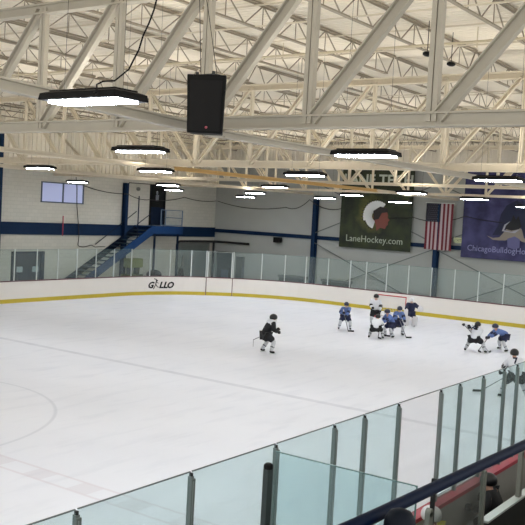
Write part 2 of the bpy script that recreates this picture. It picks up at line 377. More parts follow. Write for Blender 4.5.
# near side boards with red cap and tinted glass
nt_, nstrip = boards('rink_boards', S4 + 2.5, S4 + 40, 'near boards under a faded red cap with tall teal glass', (mat('grey outer board', (150, 150, 144), .6, noise=.08), None, redcap), capz=(1.0, 1.06))
NX = [-2.2, -.85, .5, 1.9, 3.3, 4.64, 6.03, 7.4, 8.6, 9.32, 10.25, 11.6, 12.3, 13.25, 14.2, 14.85, 16.2, 17.6, 19.0, 20.4, 21.8, 23.2, 24.6, 26, 27.4]
for i, X in enumerate(NX):
    m_ = MB().box((X - .02, 4.915, 1.06), (X + .02, 4.955, 2.66)).box((X - .025, 4.90, 1.06), (X + .025, 4.915, 2.64))
    lab(m_.build('glass_post', post, nt_), 'dark grey green upright')
    MB().box((X - .012, 4.894, 1.06), (X - .004, 4.9, 2.62)).build('post_trim', posth, nt_)
    MB().box((X - .01, 4.92, 2.66), (X + .01, 4.95, 2.69)).build('post_clip', blackr, nt_)
    if i + 1 < len(NX):
        b = NX[i + 1]; g = clearglass if abs(X - 10.25) < .01 else nearglass
        o = MB().box((X + .015, 4.93, 1.06), (b - .015, 4.942, 2.70)).build('glass_pane', g, nt_)
        if g is clearglass: lab(o, 'clearer untinted glass pane')
        MB().box((X + .015, 4.928, 2.70), (b - .015, 4.944, 2.708)).build('pane_edge', mat('dark pane edge', (70, 80, 80), .4), nt_)
# ================================================================ bench enclosure in front of us
t = thing('side_glass_panel', (7.2, 4.1, 0), 'teal glass divider standing at right angles to the near glass', 'glass panel')
MB().box((7.194, 3.24, .95), (7.206, 4.8, 2.685)).build('glass_pane', nearglass, t)
MB().box((7.19, 3.24, 2.685), (7.21, 4.8, 2.693)).box((7.19, 3.232, .95), (7.21, 3.24, 2.693)).build('pane_edge', edgeg, t)
MB().box((7.15, 3.2, -.06), (7.25, 4.8, .95)).build('panel_base', darkg, t)
t = thing('divider_post', (7.12, 4.84, 0), 'thick black topped post at the left end of the glass divider', 'post')
MB().box((7.08, 4.80, -.06), (7.17, 4.86, 2.52)).build('post_shaft', mat('near black green post', (44, 52, 52), .5), t)
MB().tube([(7.125, 4.83, 2.52), (7.125, 4.83, 2.56), (7.125, 4.83, 2.575)], [.05, .048, .03], 10).build('post_cap', blackm, t)
t = thing('bench_enclosure', (10.5, 3.95, 0), 'low dark wall with scuffed glass behind the players bench', 'bench enclosure')
MB().box((7.3, 3.9, -.06), (16, 3.98, 1.17)).build('low_wall', mat('near black wall', (30, 33, 32), .7), t)
MB().box((10.95, 3.88, 1.17), (16, 4.0, 1.2)).build('wall_trim', alu, t)
for X, top, w_ in ((8.5, 1.96, .1), (9.15, 1.82, .1), (10.84, 1.9, .05), (12.3, 1.9, .1), (13.7, 1.9, .1)):
    mb = MB().box((X - w_ / 2, 3.91, 0), (X + w_ / 2, 3.97, top - w_ / 2)); mb.tube([(X, 3.91, top - w_ / 2), (X, 3.97, top - w_ / 2)], w_ / 2, 12)
    mb.build('enclosure_post', mat('grey enclosure post', (118, 120, 112), .55), t)
MB().box((9.25, 3.93, 1.17), (10.85, 3.942, 1.93)).build('glass_pane', murky, t)
MB().box((9.2, 3.91, 1.2), (9.23, 3.96, 2.15)).build('pane_strip', blackr, t)
solo('players_bench', MB().box((7.6, 4.25, .45), (15.5, 4.55, .5)).box((7.8, 4.3, -.06), (7.9, 4.5, .45)).box((11.4, 4.3, -.06), (11.5, 4.5, .45)).box((15.1, 4.3, -.06), (15.2, 4.5, .45)), mat('pale bench plank', (150, 140, 120), .6), (11.5, 4.4, 0), 'long plank bench behind the near boards', 'bench')
# viewing platform and railing
struct('floor', MB().box((-6, YN, 2.2), (20, 2.15, 2.5)).box((-6, 2.0, -.3), (20, 2.15, 2.2)), concrete, 'concrete viewing platform').name = 'floor_platform'
t = thing('hand_railing', (4, 2, 2.5), 'navy tubular railing crossing the lower right corner', 'railing')
MB().tube([(2.6, 2.0, 3.625), (3.9, 2.0, 3.57), (6.3, 2.0, 3.495), (9.2, 2.0, 3.415)], .035, 14).build('handrail', navyrail, t, smooth=True)
for X in (9.0,): MB().tube([(X, 2, 2.5), (X, 2, 3.4)], .03, 10).build('rail_post', navyrail, t, smooth=True)
mb = MB(); mb.tube([(3.96, 1.86, 2.5), (3.96, 1.86, 3.53), (3.96, 1.86, 3.59), (3.96, 1.86, 3.625), (3.96, 1.86, 3.64)], [.085, .085, .078, .055, .02], 18)
lab(mb.build('padded_post', mat('dark navy pad', (5, 14, 26), .6, spec=.15), t, smooth=True), 'thick round topped navy post')

# ================================================================ roof steel
YS = [5.4 + 2.14 * k for k in range(-4, 14)] + [YL - .1]
YS[0] = YN + .4
MID = 5.4 + 2.14 * 6
def truss(X, label, m1, w=1.0):
    t = thing('roof_truss', (X, MID, 6.4), label, 'truss', 'roof trusses spanning the rink')
    y0, y1 = YN + .1, YL - .05; ch = .2 if X < 30 else .1
    mb = MB().box((X - .1, y0, 6.47), (X + .1, y1, 6.5)).box((X - .02, y0, 6.5), (X + .02, y1, 6.48 + ch)).box((X - .09, y0, 6.46 + ch), (X + .09, y1, 6.49 + ch))
    mb.build('bottom_chord', m1, t)
    MB().box((X - .1, y0, 9.0), (X + .1, y1, 9.03)).box((X - .02, y0, 8.85), (X + .02, y1, 9.0)).box((X - .1, y0, 8.83), (X + .1, y1, 8.86)).build('top_chord', m1, t)
    for i, y in enumerate(YS[1:-1]):
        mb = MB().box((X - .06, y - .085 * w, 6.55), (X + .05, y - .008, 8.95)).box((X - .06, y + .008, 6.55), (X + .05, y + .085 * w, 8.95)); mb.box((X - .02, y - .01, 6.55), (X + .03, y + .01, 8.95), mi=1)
        mb.build('web_post', [m1, gapshade], t)
    for a, b in zip(YS, YS[1:]):
        lo, hi = (b, a) if b <= MID + .1 else (a, b)
        p = V((X + .0, lo - (.1 if lo > hi else -.1), 6.6)); q = V((X + .0, hi + (.08 if lo > hi else -.08), 8.88))
        mb = MB().bar(p, q, .19 * w, .05, up=(1, 0, 0)); d = (q - p).normalized(); nn = d.cross(V((1, 0, 0)))
        mb.bar(p + nn * (.09 * w) - V((.05, 0, 0)), q + nn * (.09 * w) - V((.05, 0, 0)), .02, .1, up=(1, 0, 0)); mb.bar(p - nn * (.09 * w) - V((.05, 0, 0)), q - nn * (.09 * w) - V((.05, 0, 0)), .02, .1, up=(1, 0, 0))
        mb.build('web_diagonal', m1, t)
    return t
truss(11.7, 'nearest grey steel roof truss, its big web filling the top of the view', steel)
truss(21.75, 'cream roof truss second from the camera, behind the nearest one', cream, .52)
truss(31.75, 'cream roof truss third from the camera, in front of the LANE TECH lettering', cream, .52)
truss(41.75, 'small far roof truss closest to the banner wall', cream, .52)
def tie(Y, x0, x1, label, m_, z=6.34):
    mb = MB().box((x0, Y - .09, z), (x1, Y + .09, z + .03)).box((x0, Y - .02, z + .03), (x1, Y + .02, z + .14)).box((x0, Y - .09, z + .1), (x1, Y + .09, z + .125))
    return solo('tie_beam', mb, m_, ((x0 + x1) / 2, Y, z), label, 'beam', 'lengthwise beams under the trusses')
tie(9.3, 11.7, XE - .1, 'grey lengthwise beam running on from under the nearest truss toward the banners', steel)
mb = MB()
for w_, dz, h_ in ((.18, .0, .03), (.04, .07, .14), (.18, .135, .03)): mb.bar((-2, 9.3, 6.79 + dz), (11.66, 9.3, 6.35 + dz), w_, h_)
solo('tie_beam', mb, steel, (5, 9.3, 6.5), 'grey sloping beam crossing from the left edge to behind the loudspeaker', 'beam', 'lengthwise beams under the trusses')
tie(19.3, -2, 21.6, 'cream lengthwise beam running from the left edge to the second truss', cream)
tie(19.3, 21.9, 36.2, 'yellowed lengthwise beam beyond the second truss', gold)
tie(19.3, 36.2, XE - .1, 'short cream end of the yellowed lengthwise beam', cream)
tie(28.9, -2, XE - .1, 'cream lengthwise beam nearest the left wall', cream)
# joists
bays = [(1.7, 11.6, 'in front of the nearest truss'), (11.8, 21.65, 'between the nearest and second trusses'), (21.85, 31.65, 'between the second and third trusses'), (31.85, 41.65, 'between the third and far trusses'), (41.85, XE - .02, 'between the far truss and the end wall')]
JY = [8.9 + 2.36 * k for k in range(-4, 12)]
def joist_proto(x0, x1, label, grp, first):
    y = JY[0]; t = thing('roof_joist', (x0, y, 9.03), label, 'joist', grp)
    MB().box((x0, y - .07, 9.57), (x1, y - .01, 9.61)).box((x0, y + .01, 9.57), (x1, y + .07, 9.61)).box((x0, y - .016, 9.54), (x1, y - .01, 9.6)).box((x0, y + .01, 9.54), (x1, y + .016, 9.6)).build('top_chord', joistm, t)
    MB().box((x0 + .35, y - .045, 9.05), (x1 - .35, y + .045, 9.065)).box((x0 + .35, y - .01, 9.065), (x1 - .35, y + .01, 9.10)).build('bottom_chord', joistm, t)
    mb = MB(); n = max(2, round((x1 - x0 - .7) / 1.25)); d = (x1 - x0 - .7) / n; rr = .012
    mb.bar((x0, y, 9.56), (x0 + .35, y, 9.07), .03, .02)
    for k in range(n):
        a = x0 + .35 + k * d; mb.bar((a, y, 9.07), (a + d / 2, y, 9.57), .025, .02); mb.bar((a + d / 2, y, 9.57), (a + d, y, 9.07), .025, .02)
        mb.bar((a + d / 2, y, 9.57), (a + d / 2, y, 9.07), .018, .018, up=(1, 0, 0))
    mb.bar((x1, y, 9.56), (x1 - .35, y, 9.07), .03, .02)
    mb.build('joist_web', joistm, t)
    return t
ORD = 'first second third fourth fifth sixth seventh eighth ninth tenth eleventh twelfth thirteenth fourteenth fifteenth sixteenth'.split()
for bi, (x0, x1, w_) in enumerate(bays):
    grp = 'open-web joists ' + w_
    p0 = joist_proto(x0, x1, 'thin cream open-web roof joist ' + w_, grp, 1)
    def jl(o, y): o['label'] = ORD[15 - JY.index(y)] + ' thin roof joist from the left wall ' + w_
    jl(p0, JY[0])
    for y in JY[1:]:
        c = copy_tree(p0); c.location = (x0, y, 9.03); jl(c, y)
    if bi < 4:
        for fx in (.34, .68):
            X = x0 + (x1 - x0) * fx
            for z in (9.08, 9.53):
                solo('bridging_rod', MB().bar((X, YN + .1, z), (X, YL - .02, z), .035, .03), cream, (X, MID, z), ('upper ' if z > 9.3 else 'lower ') + ('near' if fx < .5 else 'far') + ' bridging rod across joists ' + w_, 'rod', 'bridging rods ' + w_)
# sprinkler pipe and conduits under the deck
pipem = mat('yellowed pipe', (206, 194, 166), .5)
for X, z in ((16.7, 8.75), (27.0, 8.8), (36.9, 8.8)):
    t = thing('sprinkler_pipe', (X, MID, z), 'yellowed sprinkler pipe under the joists ' + {16.7: 'nearest the camera', 27.0: 'beyond the second truss', 36.9: 'beyond the third truss'}[X], 'pipe')
    MB().tube([(X, YN + .2, z), (X, YL - .3, z)], .03, 8).build('pipe_run', pipem, t, smooth=True)
    mb = MB()
    for y in [JY[k] + .3 for k in range(0, 15)]: MB().tube([(X, y, z - .12), (X, y, z), (X, y, 9.05)], .012, 6).build('pipe_hanger', pipem, t)
# black sprinkler-head like fittings seen against the deck
SENS = ((15.87, 7.52, 8.4), (17.02, 7.51, 8.4))
for X, Y, z in SENS:
    solo('ceiling_sensor', MB().ball((X, Y, z), (.13, .09, .05), 10, 6).tube([(X, Y, z), (X, Y, 9.05)], .008, 5), blackm, (X, Y, z), 'small black fitting under the joists, ' + ('left' if X < 16 else 'right') + ' one of a pair', 'sensor', 'small black ceiling fittings')

# ================================================================ lamps
def lamp_proto():
    t = thing('highbay_lamp', (0, 0, 0), 'x', 'lamp')
    hx, hy = .25, .58
    mb = MB(); a = [(-hx, -hy, 0), (hx, -hy, 0), (hx, hy, 0), (-hx, hy, 0)]; b = [(-hx + .01, -hy + .01, .06), (hx - .01, -hy + .01, .06), (hx - .01, hy - .01, .06), (-hx + .01, hy - .01, .06)]
    c = [(-hx + .08, -hy + .08, .085), (hx - .08, -hy + .08, .085), (hx - .08, hy - .08, .085), (-hx + .08, hy - .08, .085)]
    mb.add(a + b + c, [(0, 1, 5, 4), (1, 2, 6, 5), (2, 3, 7, 6), (3, 0, 4, 7), (4, 5, 9, 8), (5, 6, 10, 9), (6, 7, 11, 10), (7, 4, 8, 11), (8, 9, 10, 11)])
    mb.box((-hx, -hy, -.012), (-hx + .03, hy, .01)).box((hx - .03, -hy, -.012), (hx, hy, .01)).box((-hx, -hy, -.012), (hx, -hy + .03, .01)).box((-hx, hy - .03, -.012), (hx, hy, .01))
    for s_ in (-1, 1): mb.box((s_ * (hx - .09) - .006, -hy + .08, .083), (s_ * (hx - .09) + .006, hy - .08, .10)).box((-hx + .08, s_ * (hy - .09) - .006, .083), (hx - .08, s_ * (hy - .09) + .006, .10))  # added rim screening the glowing top strips from below
    mb.build('lamp_housing', blackm, t)
    MB().box((-hx + .11, -hy + .04, -.034), (hx - .11, hy - .04, -.005)).build('lamp_lens', lens, t)
    for s_ in (-1, 1): MB().box((s_ * .09 - .06, -hy + .11, .0852), (s_ * .09 + .06, hy - .11, .0856)).build('added_uplight', upm, t)  # added uplight strips, invented to light the roof deck
    for s_ in (-1, 1): MB().tube([(0, s_ * .45, .08), (0, s_ * .42, 3.44)], .003, 4).build('hanger_cable', blackr, t)
    return t
LP = [
 (6.51, 6.95, 6.2, 'big nearest black lamp at upper left, lit white underneath'),
 (12.8, 12.22, 6.2, 'black lamp below and left of the loudspeaker'),
 (13.4, 7.4, 6.2, 'long lit lamp under the nearest truss right of centre'),
 (19.75, 23.52, 6.2, 'lit lamp near the left edge just above the window'),
 (29.67, 32.5, 6.1, 'lit lamp hanging before the pale blue window'),
 (19.98, 18.39, 6.2, 'lit lamp directly under the lamp left of the loudspeaker'),
 (30.85, 27.56, 6.15, 'upper lamp of the pair over the stair landing door'),
 (37.45, 33.01, 6.1, 'lower lamp of the pair over the stair landing door'),
 (20.27, 13.06, 6.2, 'lit lamp under the yellowed beam near the picture centre'),
 (38.91, 28.3, 6.15, 'middle lamp of the three small ones left of centre'),
 (30.15, 20.9, 6.2, 'topmost lamp of the three small ones left of centre'),
 (40.6, 30.2, 5.96, 'lowest lamp of the three small ones left of centre'),
 (39.67, 24.21, 6.05, 'small lamp in front of the bare column top left of the green banner'),
 (37.48, 21.32, 6.2, 'lamp in front of the top left corner of the green banner'),
 (30.9, 14.93, 6.17, 'lamp in front of the top right corner of the green banner'),
 (39.55, 19.71, 6.0, 'small low lamp over the green banner right of the painted head'),
 (20.5, 7.62, 6.2, 'large lit lamp at the right edge under the second truss'),
 (34.88, 13.93, 6.15, 'lamp at the top left of the purple banner'),
 (41.03, 13.67, 6.05, 'small lamp at the right edge over the purple banner'),
]
EXTRA = [(6.5, 12.5), (6.5, 23.5)] + [(13, y) for y in (23.5, 29.5)] + [(20, 29.5)] + [(26, y) for y in (2.5,)] + [(31, 9.5), (38, 8.5)]
proto = lamp_proto()
def o_fix(o, z):
    for ch in o.children:
        if ch.name.startswith('hanger_cable'): ch.scale.z = (9.63 - z) / 3.43
for i, (x, y, z, l) in enumerate(LP):
    o = proto if i == 0 else copy_tree(proto); o.location = (x, y, z); o_fix(o, z); tag(o, l, 'lamp', 'lit high-bay lamps over the rink')
def EL(x, y): return {-1: 'in the row behind the viewer', 6.5: 'in the row before the nearest truss', 13: 'in the row past the nearest truss', 20: 'in the row before the second truss', 26: 'above the near boards', 31: 'in the row before the third truss', 38: 'in the farthest row'}[x] + {7: ' over the near glass', 12.5: ', second from the near side', 18: ' over mid ice', 23.5: ', fourth from the near side', 29.5: ' nearest the left wall'}.get(y, '')
for x, y in EXTRA:
    o = copy_tree(proto); o.location = (x, y, 6.2); tag(o, 'lamp outside the picture ' + EL(x, y), 'lamp', 'lamps outside the picture')
# extra wavy power cord of the nearest lamp
solo('power_cord', MB().tube([(6.19, 6.596, 6.215), (6.237, 6.596, 6.234), (6.237, 6.606, 6.31), (6.237, 6.521, 6.338), (6.237, 6.35, 6.338), (6.237, 6.265, 6.385), (6.237, 6.161, 6.442), (6.237, 6.105, 6.527), (6.237, 6.039, 6.621), (6.237, 5.991, 6.754), (6.237, 5.916, 6.877), (6.237, 5.859, 6.999), (6.237, 5.821, 7.132), (6.23, 5.75, 7.6), (6.23, 5.75, 8.3), (6.23, 5.75, 9.1), (6.23, 5.75, 9.6)], .009, 6), blackm, (6.6, 6.9, 6.33), 'wavy black cord rising from the nearest lamp to the roof', 'cord')
# loudspeaker
t = thing('loudspeaker', (10.4, 8.56, 6.26), 'black box loudspeaker hanging in front of the nearest truss', 'loudspeaker')
R = Matrix.Rotation(math.radians(28), 3, 'Z')
def sp(a): return R @ V((a[0] * .93, a[1] * .93, (a[2] - 6.33) * .97 + 6.26)) + V((10.4, 8.56, 0))
mb = MB(); vs = [sp(a) for a in ((-.15, -.3, 6.33), (.22, -.24, 6.33), (.22, .24, 6.33), (-.15, .3, 6.33), (-.19, -.33, 7.24), (.22, -.26, 7.24), (.22, .26, 7.24), (-.19, .33, 7.24))]
mb.add(vs, [(3, 2, 1, 0), (4, 5, 6, 7), (0, 1, 5, 4), (1, 2, 6, 5), (2, 3, 7, 6), (3, 0, 4, 7)]); mb.build('cabinet', blackm, t, bevel=.015)
mb = MB(); vs = [sp(a) for a in ((-.155, -.25, 6.37), (-.155, .25, 6.37), (-.193, .27, 7.15), (-.193, -.27, 7.15))]
mb.prism(vs, R @ V((-.012, 0, 0))); mb.build('grille', mat('black grille', (8, 8, 9), .9), t)
MB().box((10.28, 8.36, 7.14), (10.5, 8.76, 7.16)).box((10.3, 8.38, 7.16), (10.33, 8.42, 7.2)).box((10.3, 8.7, 7.16), (10.33, 8.74, 7.2)).build('bracket', darkg, t)
for yy in (8.4, 8.72): MB().tube([(10.4, yy, 7.15), (10.4, (yy + 8.9) / 2, 8.2), (10.4, 8.9, 9.07)], .006, 6).build('hanging_cable', cable, t)
mb = MB().ball(sp((-.172, -.03, 6.42)), .022, 8, 6); lab(mb.build('badge', mat('dull red badge', (150, 70, 80), .5, emit=.1), t), 'small round pinkish badge')

# ================================================================ left wall things
t = thing('door_1', (30.2, YL, 0), 'wide dark navy double door in the left wall', None, kind='structure')
MB().box((29.15, YL - .1, 0), (29.35, YL, 2.35)).box((31.05, YL - .1, 0), (31.3, YL, 2.35)).box((29.15, YL - .1, 2.22), (31.3, YL, 2.35)).build('door_frame', blued, t)
for a in (29.36, 30.21):
    d = MB().box((a, YL - .06, .02), (a + .84, YL - .01, 2.21)).build('door_leaf', mat('dark navy door', (10, 24, 42), .5), t)
    MB().box((a + (.12 if a < 30 else .3), YL - .08, 1.25), (a + (.5 if a < 30 else .7), YL - .06, 1.55)).build('door_notice', mat('pale notice', (150, 165, 168), .6), d)
solo('wall_sign', MB().tube([(28.05, YL - .04, 1.6), (28.05, YL, 1.6)], .32, 20), mat('olive round sign', (122, 128, 80), .6), (28.05, YL, 1.6), 'round olive sign cut off by the left edge beside the navy door', 'sign')
solo('wall_pipe', MB().box((32.48, YL - .1, 3.2), (32.53, YL - .07, 4.3)), mat('faded red rod', (168, 60, 78), .5), (32.5, YL - .08, 3.2), 'thin faded red rod across the navy band', 'rod')
cb = [(33.35, YL - .05, 6.5), (33.45, YL - .05, 5.9), (33.5, YL - .05, 4.9), (33.6, YL - .12, 3.9), (33.68, YL - .12, 3.2), (33.7, YL - .05, 2.7), (33.8, YL - .05, 2.62), (34.1, YL - .05, 2.58), (34.4, YL - .05, 2.63), (34.7, YL - .05, 2.70), (35.0, YL - .05, 2.58), (35.4, YL - .05, 2.6), (35.8, YL - .05, 2.6)]
solo('wall_cable', MB().tube(cb, .022, 5), cable, (33.5, YL - .05, 4), 'thin black cable hanging down the left wall past the window', 'cable')
def caten(pts, sag, n=8):
    out = []
    for a, b in zip(pts, pts[1:]):
        a, b = V(a), V(b)
        for k in range(n):
            t_ = k / n; out.append(a.lerp(b, t_) - V((0, 0, sag * 4 * t_ * (1 - t_))))
    out.append(V(pts[-1])); return out
solo('festoon_cable', MB().tube(caten([(33.9, YL - .1, 6.05), (37.1, YL - .42, 5.75), (39.4, YL - .1, 5.5), (42.6, YL - .1, 5.8), (45.8, 36.5, 5.7)], .12), .022, 5), cable, (37, YL - .1, 5.7), 'sagging black cable slung along the top of the left wall', 'cable')
solo('festoon_cable', MB().tube(caten([(45.8, 36.4, 5.7), (45.8, 30.8, 5.5), (45.55, 28.9, 6.05), (45.8, 26.7, 5.6), (45.7, 21.9, 5.3), (45.65, 18.7, 5.5), (45.8, 14, 5.6)], .28), .022, 5), cable, (45.8, 28, 5.7), 'sagging black cable slung across the banner wall', 'cable')
# staircase
t = thing('staircase', (36, 35.9, 0), 'blue steel staircase climbing right along the left wall', 'staircase')
x0, z0, x1, z1 = 31.5, .0, 38.2, 3.7
def strg(Y, dz):
    d = V((x1 - x0, 0, z1 - z0)).normalized()
    return MB().bar((x0, Y, z0 + dz), (x1, Y, z1 + dz), .06, .46 if Y < 36 else .36)
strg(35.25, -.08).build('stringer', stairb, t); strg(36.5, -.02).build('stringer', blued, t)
n = 19
for k in range(n):
    a = (k + .5) / n; X = x0 + (x1 - x0) * a; z = z0 + (z1 - z0) * a + .03
    MB().box((X - .18, 35.28, z - .03), (X + .15, 36.48, z + .02)).build('stair_tread', treadm, t)
mb = MB()
mb.box((38.1, 35.2, 3.46), (41.0, 35.26, 3.93)).box((38.1, 35.26, 3.86), (41.0, YL - .1, 3.92)).box((40.95, 35.2, 3.46), (41.0, YL - .1, 3.93)).box((38.1, 36.5, 3.46), (41.0, 36.56, 3.9))
mb.build('landing', stairb, t)
for X in (40.7, 38.6): MB().box((X - .05, 35.3, -.06), (X + .05, 35.4, 3.5)).build('landing_leg', blued, t)
mb = MB(); mb.tube([(34.9, 36.5, 2.75), (38.15, 36.5, 4.75)], .025, 6); mb.tube([(36.9, 35.22, 4.0), (38.15, 35.22, 4.72), (38.15, 35.22, 3.9)], .025, 6)
mb.build('handrail', blued, t)
mb = MB()
for X in (38.95, 39.35, 40.9): mb.bar((X, 35.22, 3.93), (X, 35.22, 4.92), .045, .045, up=(1, 0, 0))
for z in (4.0, 4.92): mb.bar((38.95, 35.22, z), (40.92, 35.22, z), .04, .04)
for k in range(14): mb.bar((39.4 + k * .11, 35.22, 4.0), (39.4 + k * .11, 35.22, 4.9), .012, .012, up=(1, 0, 0))
mb.bar((40.9, 35.22, 4.92), (40.9, YL - .1, 4.92), .04, .04); mb.bar((40.9, 35.22, 4.45), (40.9, YL - .1, 4.45), .04, .04)
mb.build('guard_railing', mat('pale blue railing', (86, 104, 124), .5), t)
solo('standpipe', MB().tube([(37.0, 35.25, 3.2), (37.0, 35.25, 5.66)], .035, 6), blued, (37.0, 35.15, 3.9), 'thin dark upright pole above the stairs', 'pole')
t = thing('door_2', (39.9, YL, 3.92), 'dark door above the stair landing', None, kind='structure')
MB().box((39.45, YL - .08, 3.92), (39.55, YL, 6.45)).box((40.75, YL - .08, 3.92), (40.85, YL, 6.45)).box((39.45, YL - .08, 6.4), (40.85, YL, 6.45)).build('door_frame', blackm, t)
MB().box((39.55, YL - .05, 3.94), (40.75, YL - .01, 5.05)).build('door_leaf', blued, t)
MB().box((39.55, YL - .05, 5.05), (40.75, YL - .01, 6.4)).build('door_glass', mat('black glass', (12, 14, 18), .2), t)
mb = MB().ball((40.05, YL - .07, 5.95), (.09, .02, .12), 8, 6); mb.box((39.95, YL - .075, 5.45), (40.2, YL - .055, 5.82)); mb.build('pane_reflection', mat('pale pane reflection', (120, 125, 130), .6), t)  # pale window reflection painted as a flat figure on the glass
solo('wall_bracket', MB().tube([(37.2, 36.3, 6.35), (37.2, 36.3, 6.42), (40.0, 36.3, 6.45), (40.0, 36.6, 6.45)], .03, 6), cable, (37.2, 36.3, 6.3), 'dark pipe bracket at the top of the column by the stairs', 'bracket')
solo('wall_lamp', MB().ball((38.3, YL - .12, 6.1), (.16, .1, .12), 10, 6).box((38.26, YL - .06, 6.1), (38.34, YL, 6.2)), mat('grey lamp case', (96, 96, 92), .5), (38.3, YL, 6.1), 'small grey fitting on the wall above the stairs', 'lamp')
# black duct pipe
solo('drain_pipe', MB().tube([(41.65, 36.2, 2.3), (41.65, 36.2, 2.75), (41.72, 36.2, 2.9), (41.9, 36.2, 2.97), (45.6, 36.2, 2.97), (45.75, 36.0, 2.97), (45.8, 33.6, 2.97)], .075, 8), blackr, (43, 36.2, 2.9), 'thick black pipe bending along the corner walls above the grey shutter', 'pipe')
solo('drain_pipe', MB().tube([(45.75, 36.5, 0), (45.75, 36.5, 2.95)], .07, 8), blackr, (45.75, 36.5, 0), 'black upright pipe in the wall corner', 'pipe')
t = thing('door_3', (44, YL, 0), 'wide grey shutter door right of the stairs', None, kind='structure')
MB().box((42.15, YL - .1, 0), (42.3, YL, 2.85)).box((45.3, YL - .1, 0), (45.45, YL, 2.85)).box((42.15, YL - .1, 2.7), (45.45, YL, 2.85)).build('door_frame', mat('grey frame', (110, 112, 108), .6), t)
mb = MB()
for k in range(18): mb.box((42.3, YL - .05, .02 + k * .15), (45.3, YL - .01, .02 + k * .15 + .135)); mb.box((42.3, YL - .035, .155 + k * .15), (45.3, YL - .01, .17 + k * .15))
mb.build('door_shutter', mat('grey shutter', (100, 106, 102), .5, noise=.25, nscale=1.2, stretch=(3, 1, .5)), t)
t = thing('door_4', (XE, 35.8, 0), 'dark doorway in the end wall beside the corner', None, kind='structure')
MB().box((XE - .08, 34.9, 0), (XE, 35.0, 2.35)).box((XE - .08, 36.3, 0), (XE, 36.4, 2.35)).box((XE - .08, 34.9, 2.25), (XE, 36.4, 2.35)).build('door_frame', mat('grey frame', (110, 112, 108), .6), t)
MB().box((XE - .04, 35.0, 0), (XE - .01, 36.3, 2.25)).build('door_leaf', mat('blue black door', (26, 34, 44), .4, noise=.4, nscale=3), t)
MB().box((XE - .06, 35.3, .5), (XE - .04, 35.9, 1.1)).build('door_notice', mat('slate notice', (60, 74, 94), .5), t)
solo('wall_cabinet', MB().box((XE - .3, 34.0, .6), (XE, 34.5, 2.1)), mat('dull grey cabinet', (84, 88, 86), .6), (XE - .15, 34.2, .6), 'narrow dull grey cabinet on the end wall right of the doorway', 'cabinet')
# machine under the stairs
t = thing('floor_scrubber', (37.6, 36.0, 0), 'green and yellow machine half hidden under the blue stairs', 'machine')
MB().box((36.9, 35.75, 0), (38.2, 36.4, 1.0)).build('machine_body', mat('olive machine', (70, 80, 48), .5, noise=.35, nscale=3), t, bevel=.05)
MB().box((37.0, 35.7, 1.4), (38.1, 36.3, 1.95)).build('machine_top', mat('yellow green top', (112, 116, 62), .5, noise=.3, nscale=4), t, bevel=.06)
MB().box((37.2, 35.8, 1.0), (37.3, 36.2, 1.4)).box((37.8, 35.8, 1.0), (37.9, 36.2, 1.4)).build('machine_frame', darkg, t)
solo('equipment_bag', MB().ball((38.75, 35.4, .95), (.62, .3, .35), 12, 8).box((38.2, 35.2, 0), (39.3, 35.6, .8)), blackr, (38.75, 35.4, 0), 'dark heap behind the boards under the landing', 'bag', smooth=False)
t = thing('ice_scraper', (41.0, 35.2, 0), 'black long handled scraper leaning behind the far boards', 'scraper')
MB().tube([(40.95, 35.2, .9), (41.1, 35.25, 2.15)], .03, 6).build('handle', blackr, t); MB().add([(40.6, 35.15, .7), (41.3, 35.15, .7), (41.3, 35.25, .7), (40.6, 35.25, .7), (40.85, 35.15, 1.35), (41.1, 35.15, 1.35), (41.1, 35.25, 1.35), (40.85, 35.25, 1.35)], [(3, 2, 1, 0), (4, 5, 6, 7), (0, 1, 5, 4), (1, 2, 6, 5), (2, 3, 7, 6), (3, 0, 4, 7)]).box((40.7, 35.17, 0), (41.2, 35.23, .7)).build('blade', blackr, t)
for y0_, l_ in ((28.3, 'long grey box bench behind the end glass left of the column'), (25.15, 'long grey box bench behind the end glass right of the column')):
    t = thing('box_bench', (44.6, y0_ + .95, 0), l_, 'bench')
    MB().box((44.4, y0_, 1.15), (44.9, y0_ + 1.9, 1.3)).build('bench_top', mat('grey bench', (96, 100, 98), .6), t)
    MB().box((44.45, y0_ + .05, 0), (44.85, y0_ + 1.85, 1.15)).build('bench_base', mat('dark bench base', (70, 74, 72), .6), t)
t = thing('wall_speaker', (45.8, 31.2, 3.2), 'small black box on the end wall just under the navy girt', 'speaker')
MB().box((45.55, 30.97, 3.22), (45.8, 31.5, 3.56)).build('cabinet', blackm, t, bevel=.02); MB().box((45.8, 31.15, 3.3), (46, 31.3, 3.45)).build('bracket', blackr, t)
t = thing('exit_sign', (45.8, 19.1, 4.0), 'small cream EXIT sign between the flag and the purple banner', 'sign')
MB().box((45.75, 18.83, 4.0), (45.9, 19.33, 4.28)).build('sign_box', mat('cream sign', (178, 182, 140), .5), t); 
text('sign_text', 'EXIT', .2, mat('dark green text', (40, 66, 52), .5), t, (0, -1, 0), (0, 0, 1), (45.745, 19.08, 4.07))
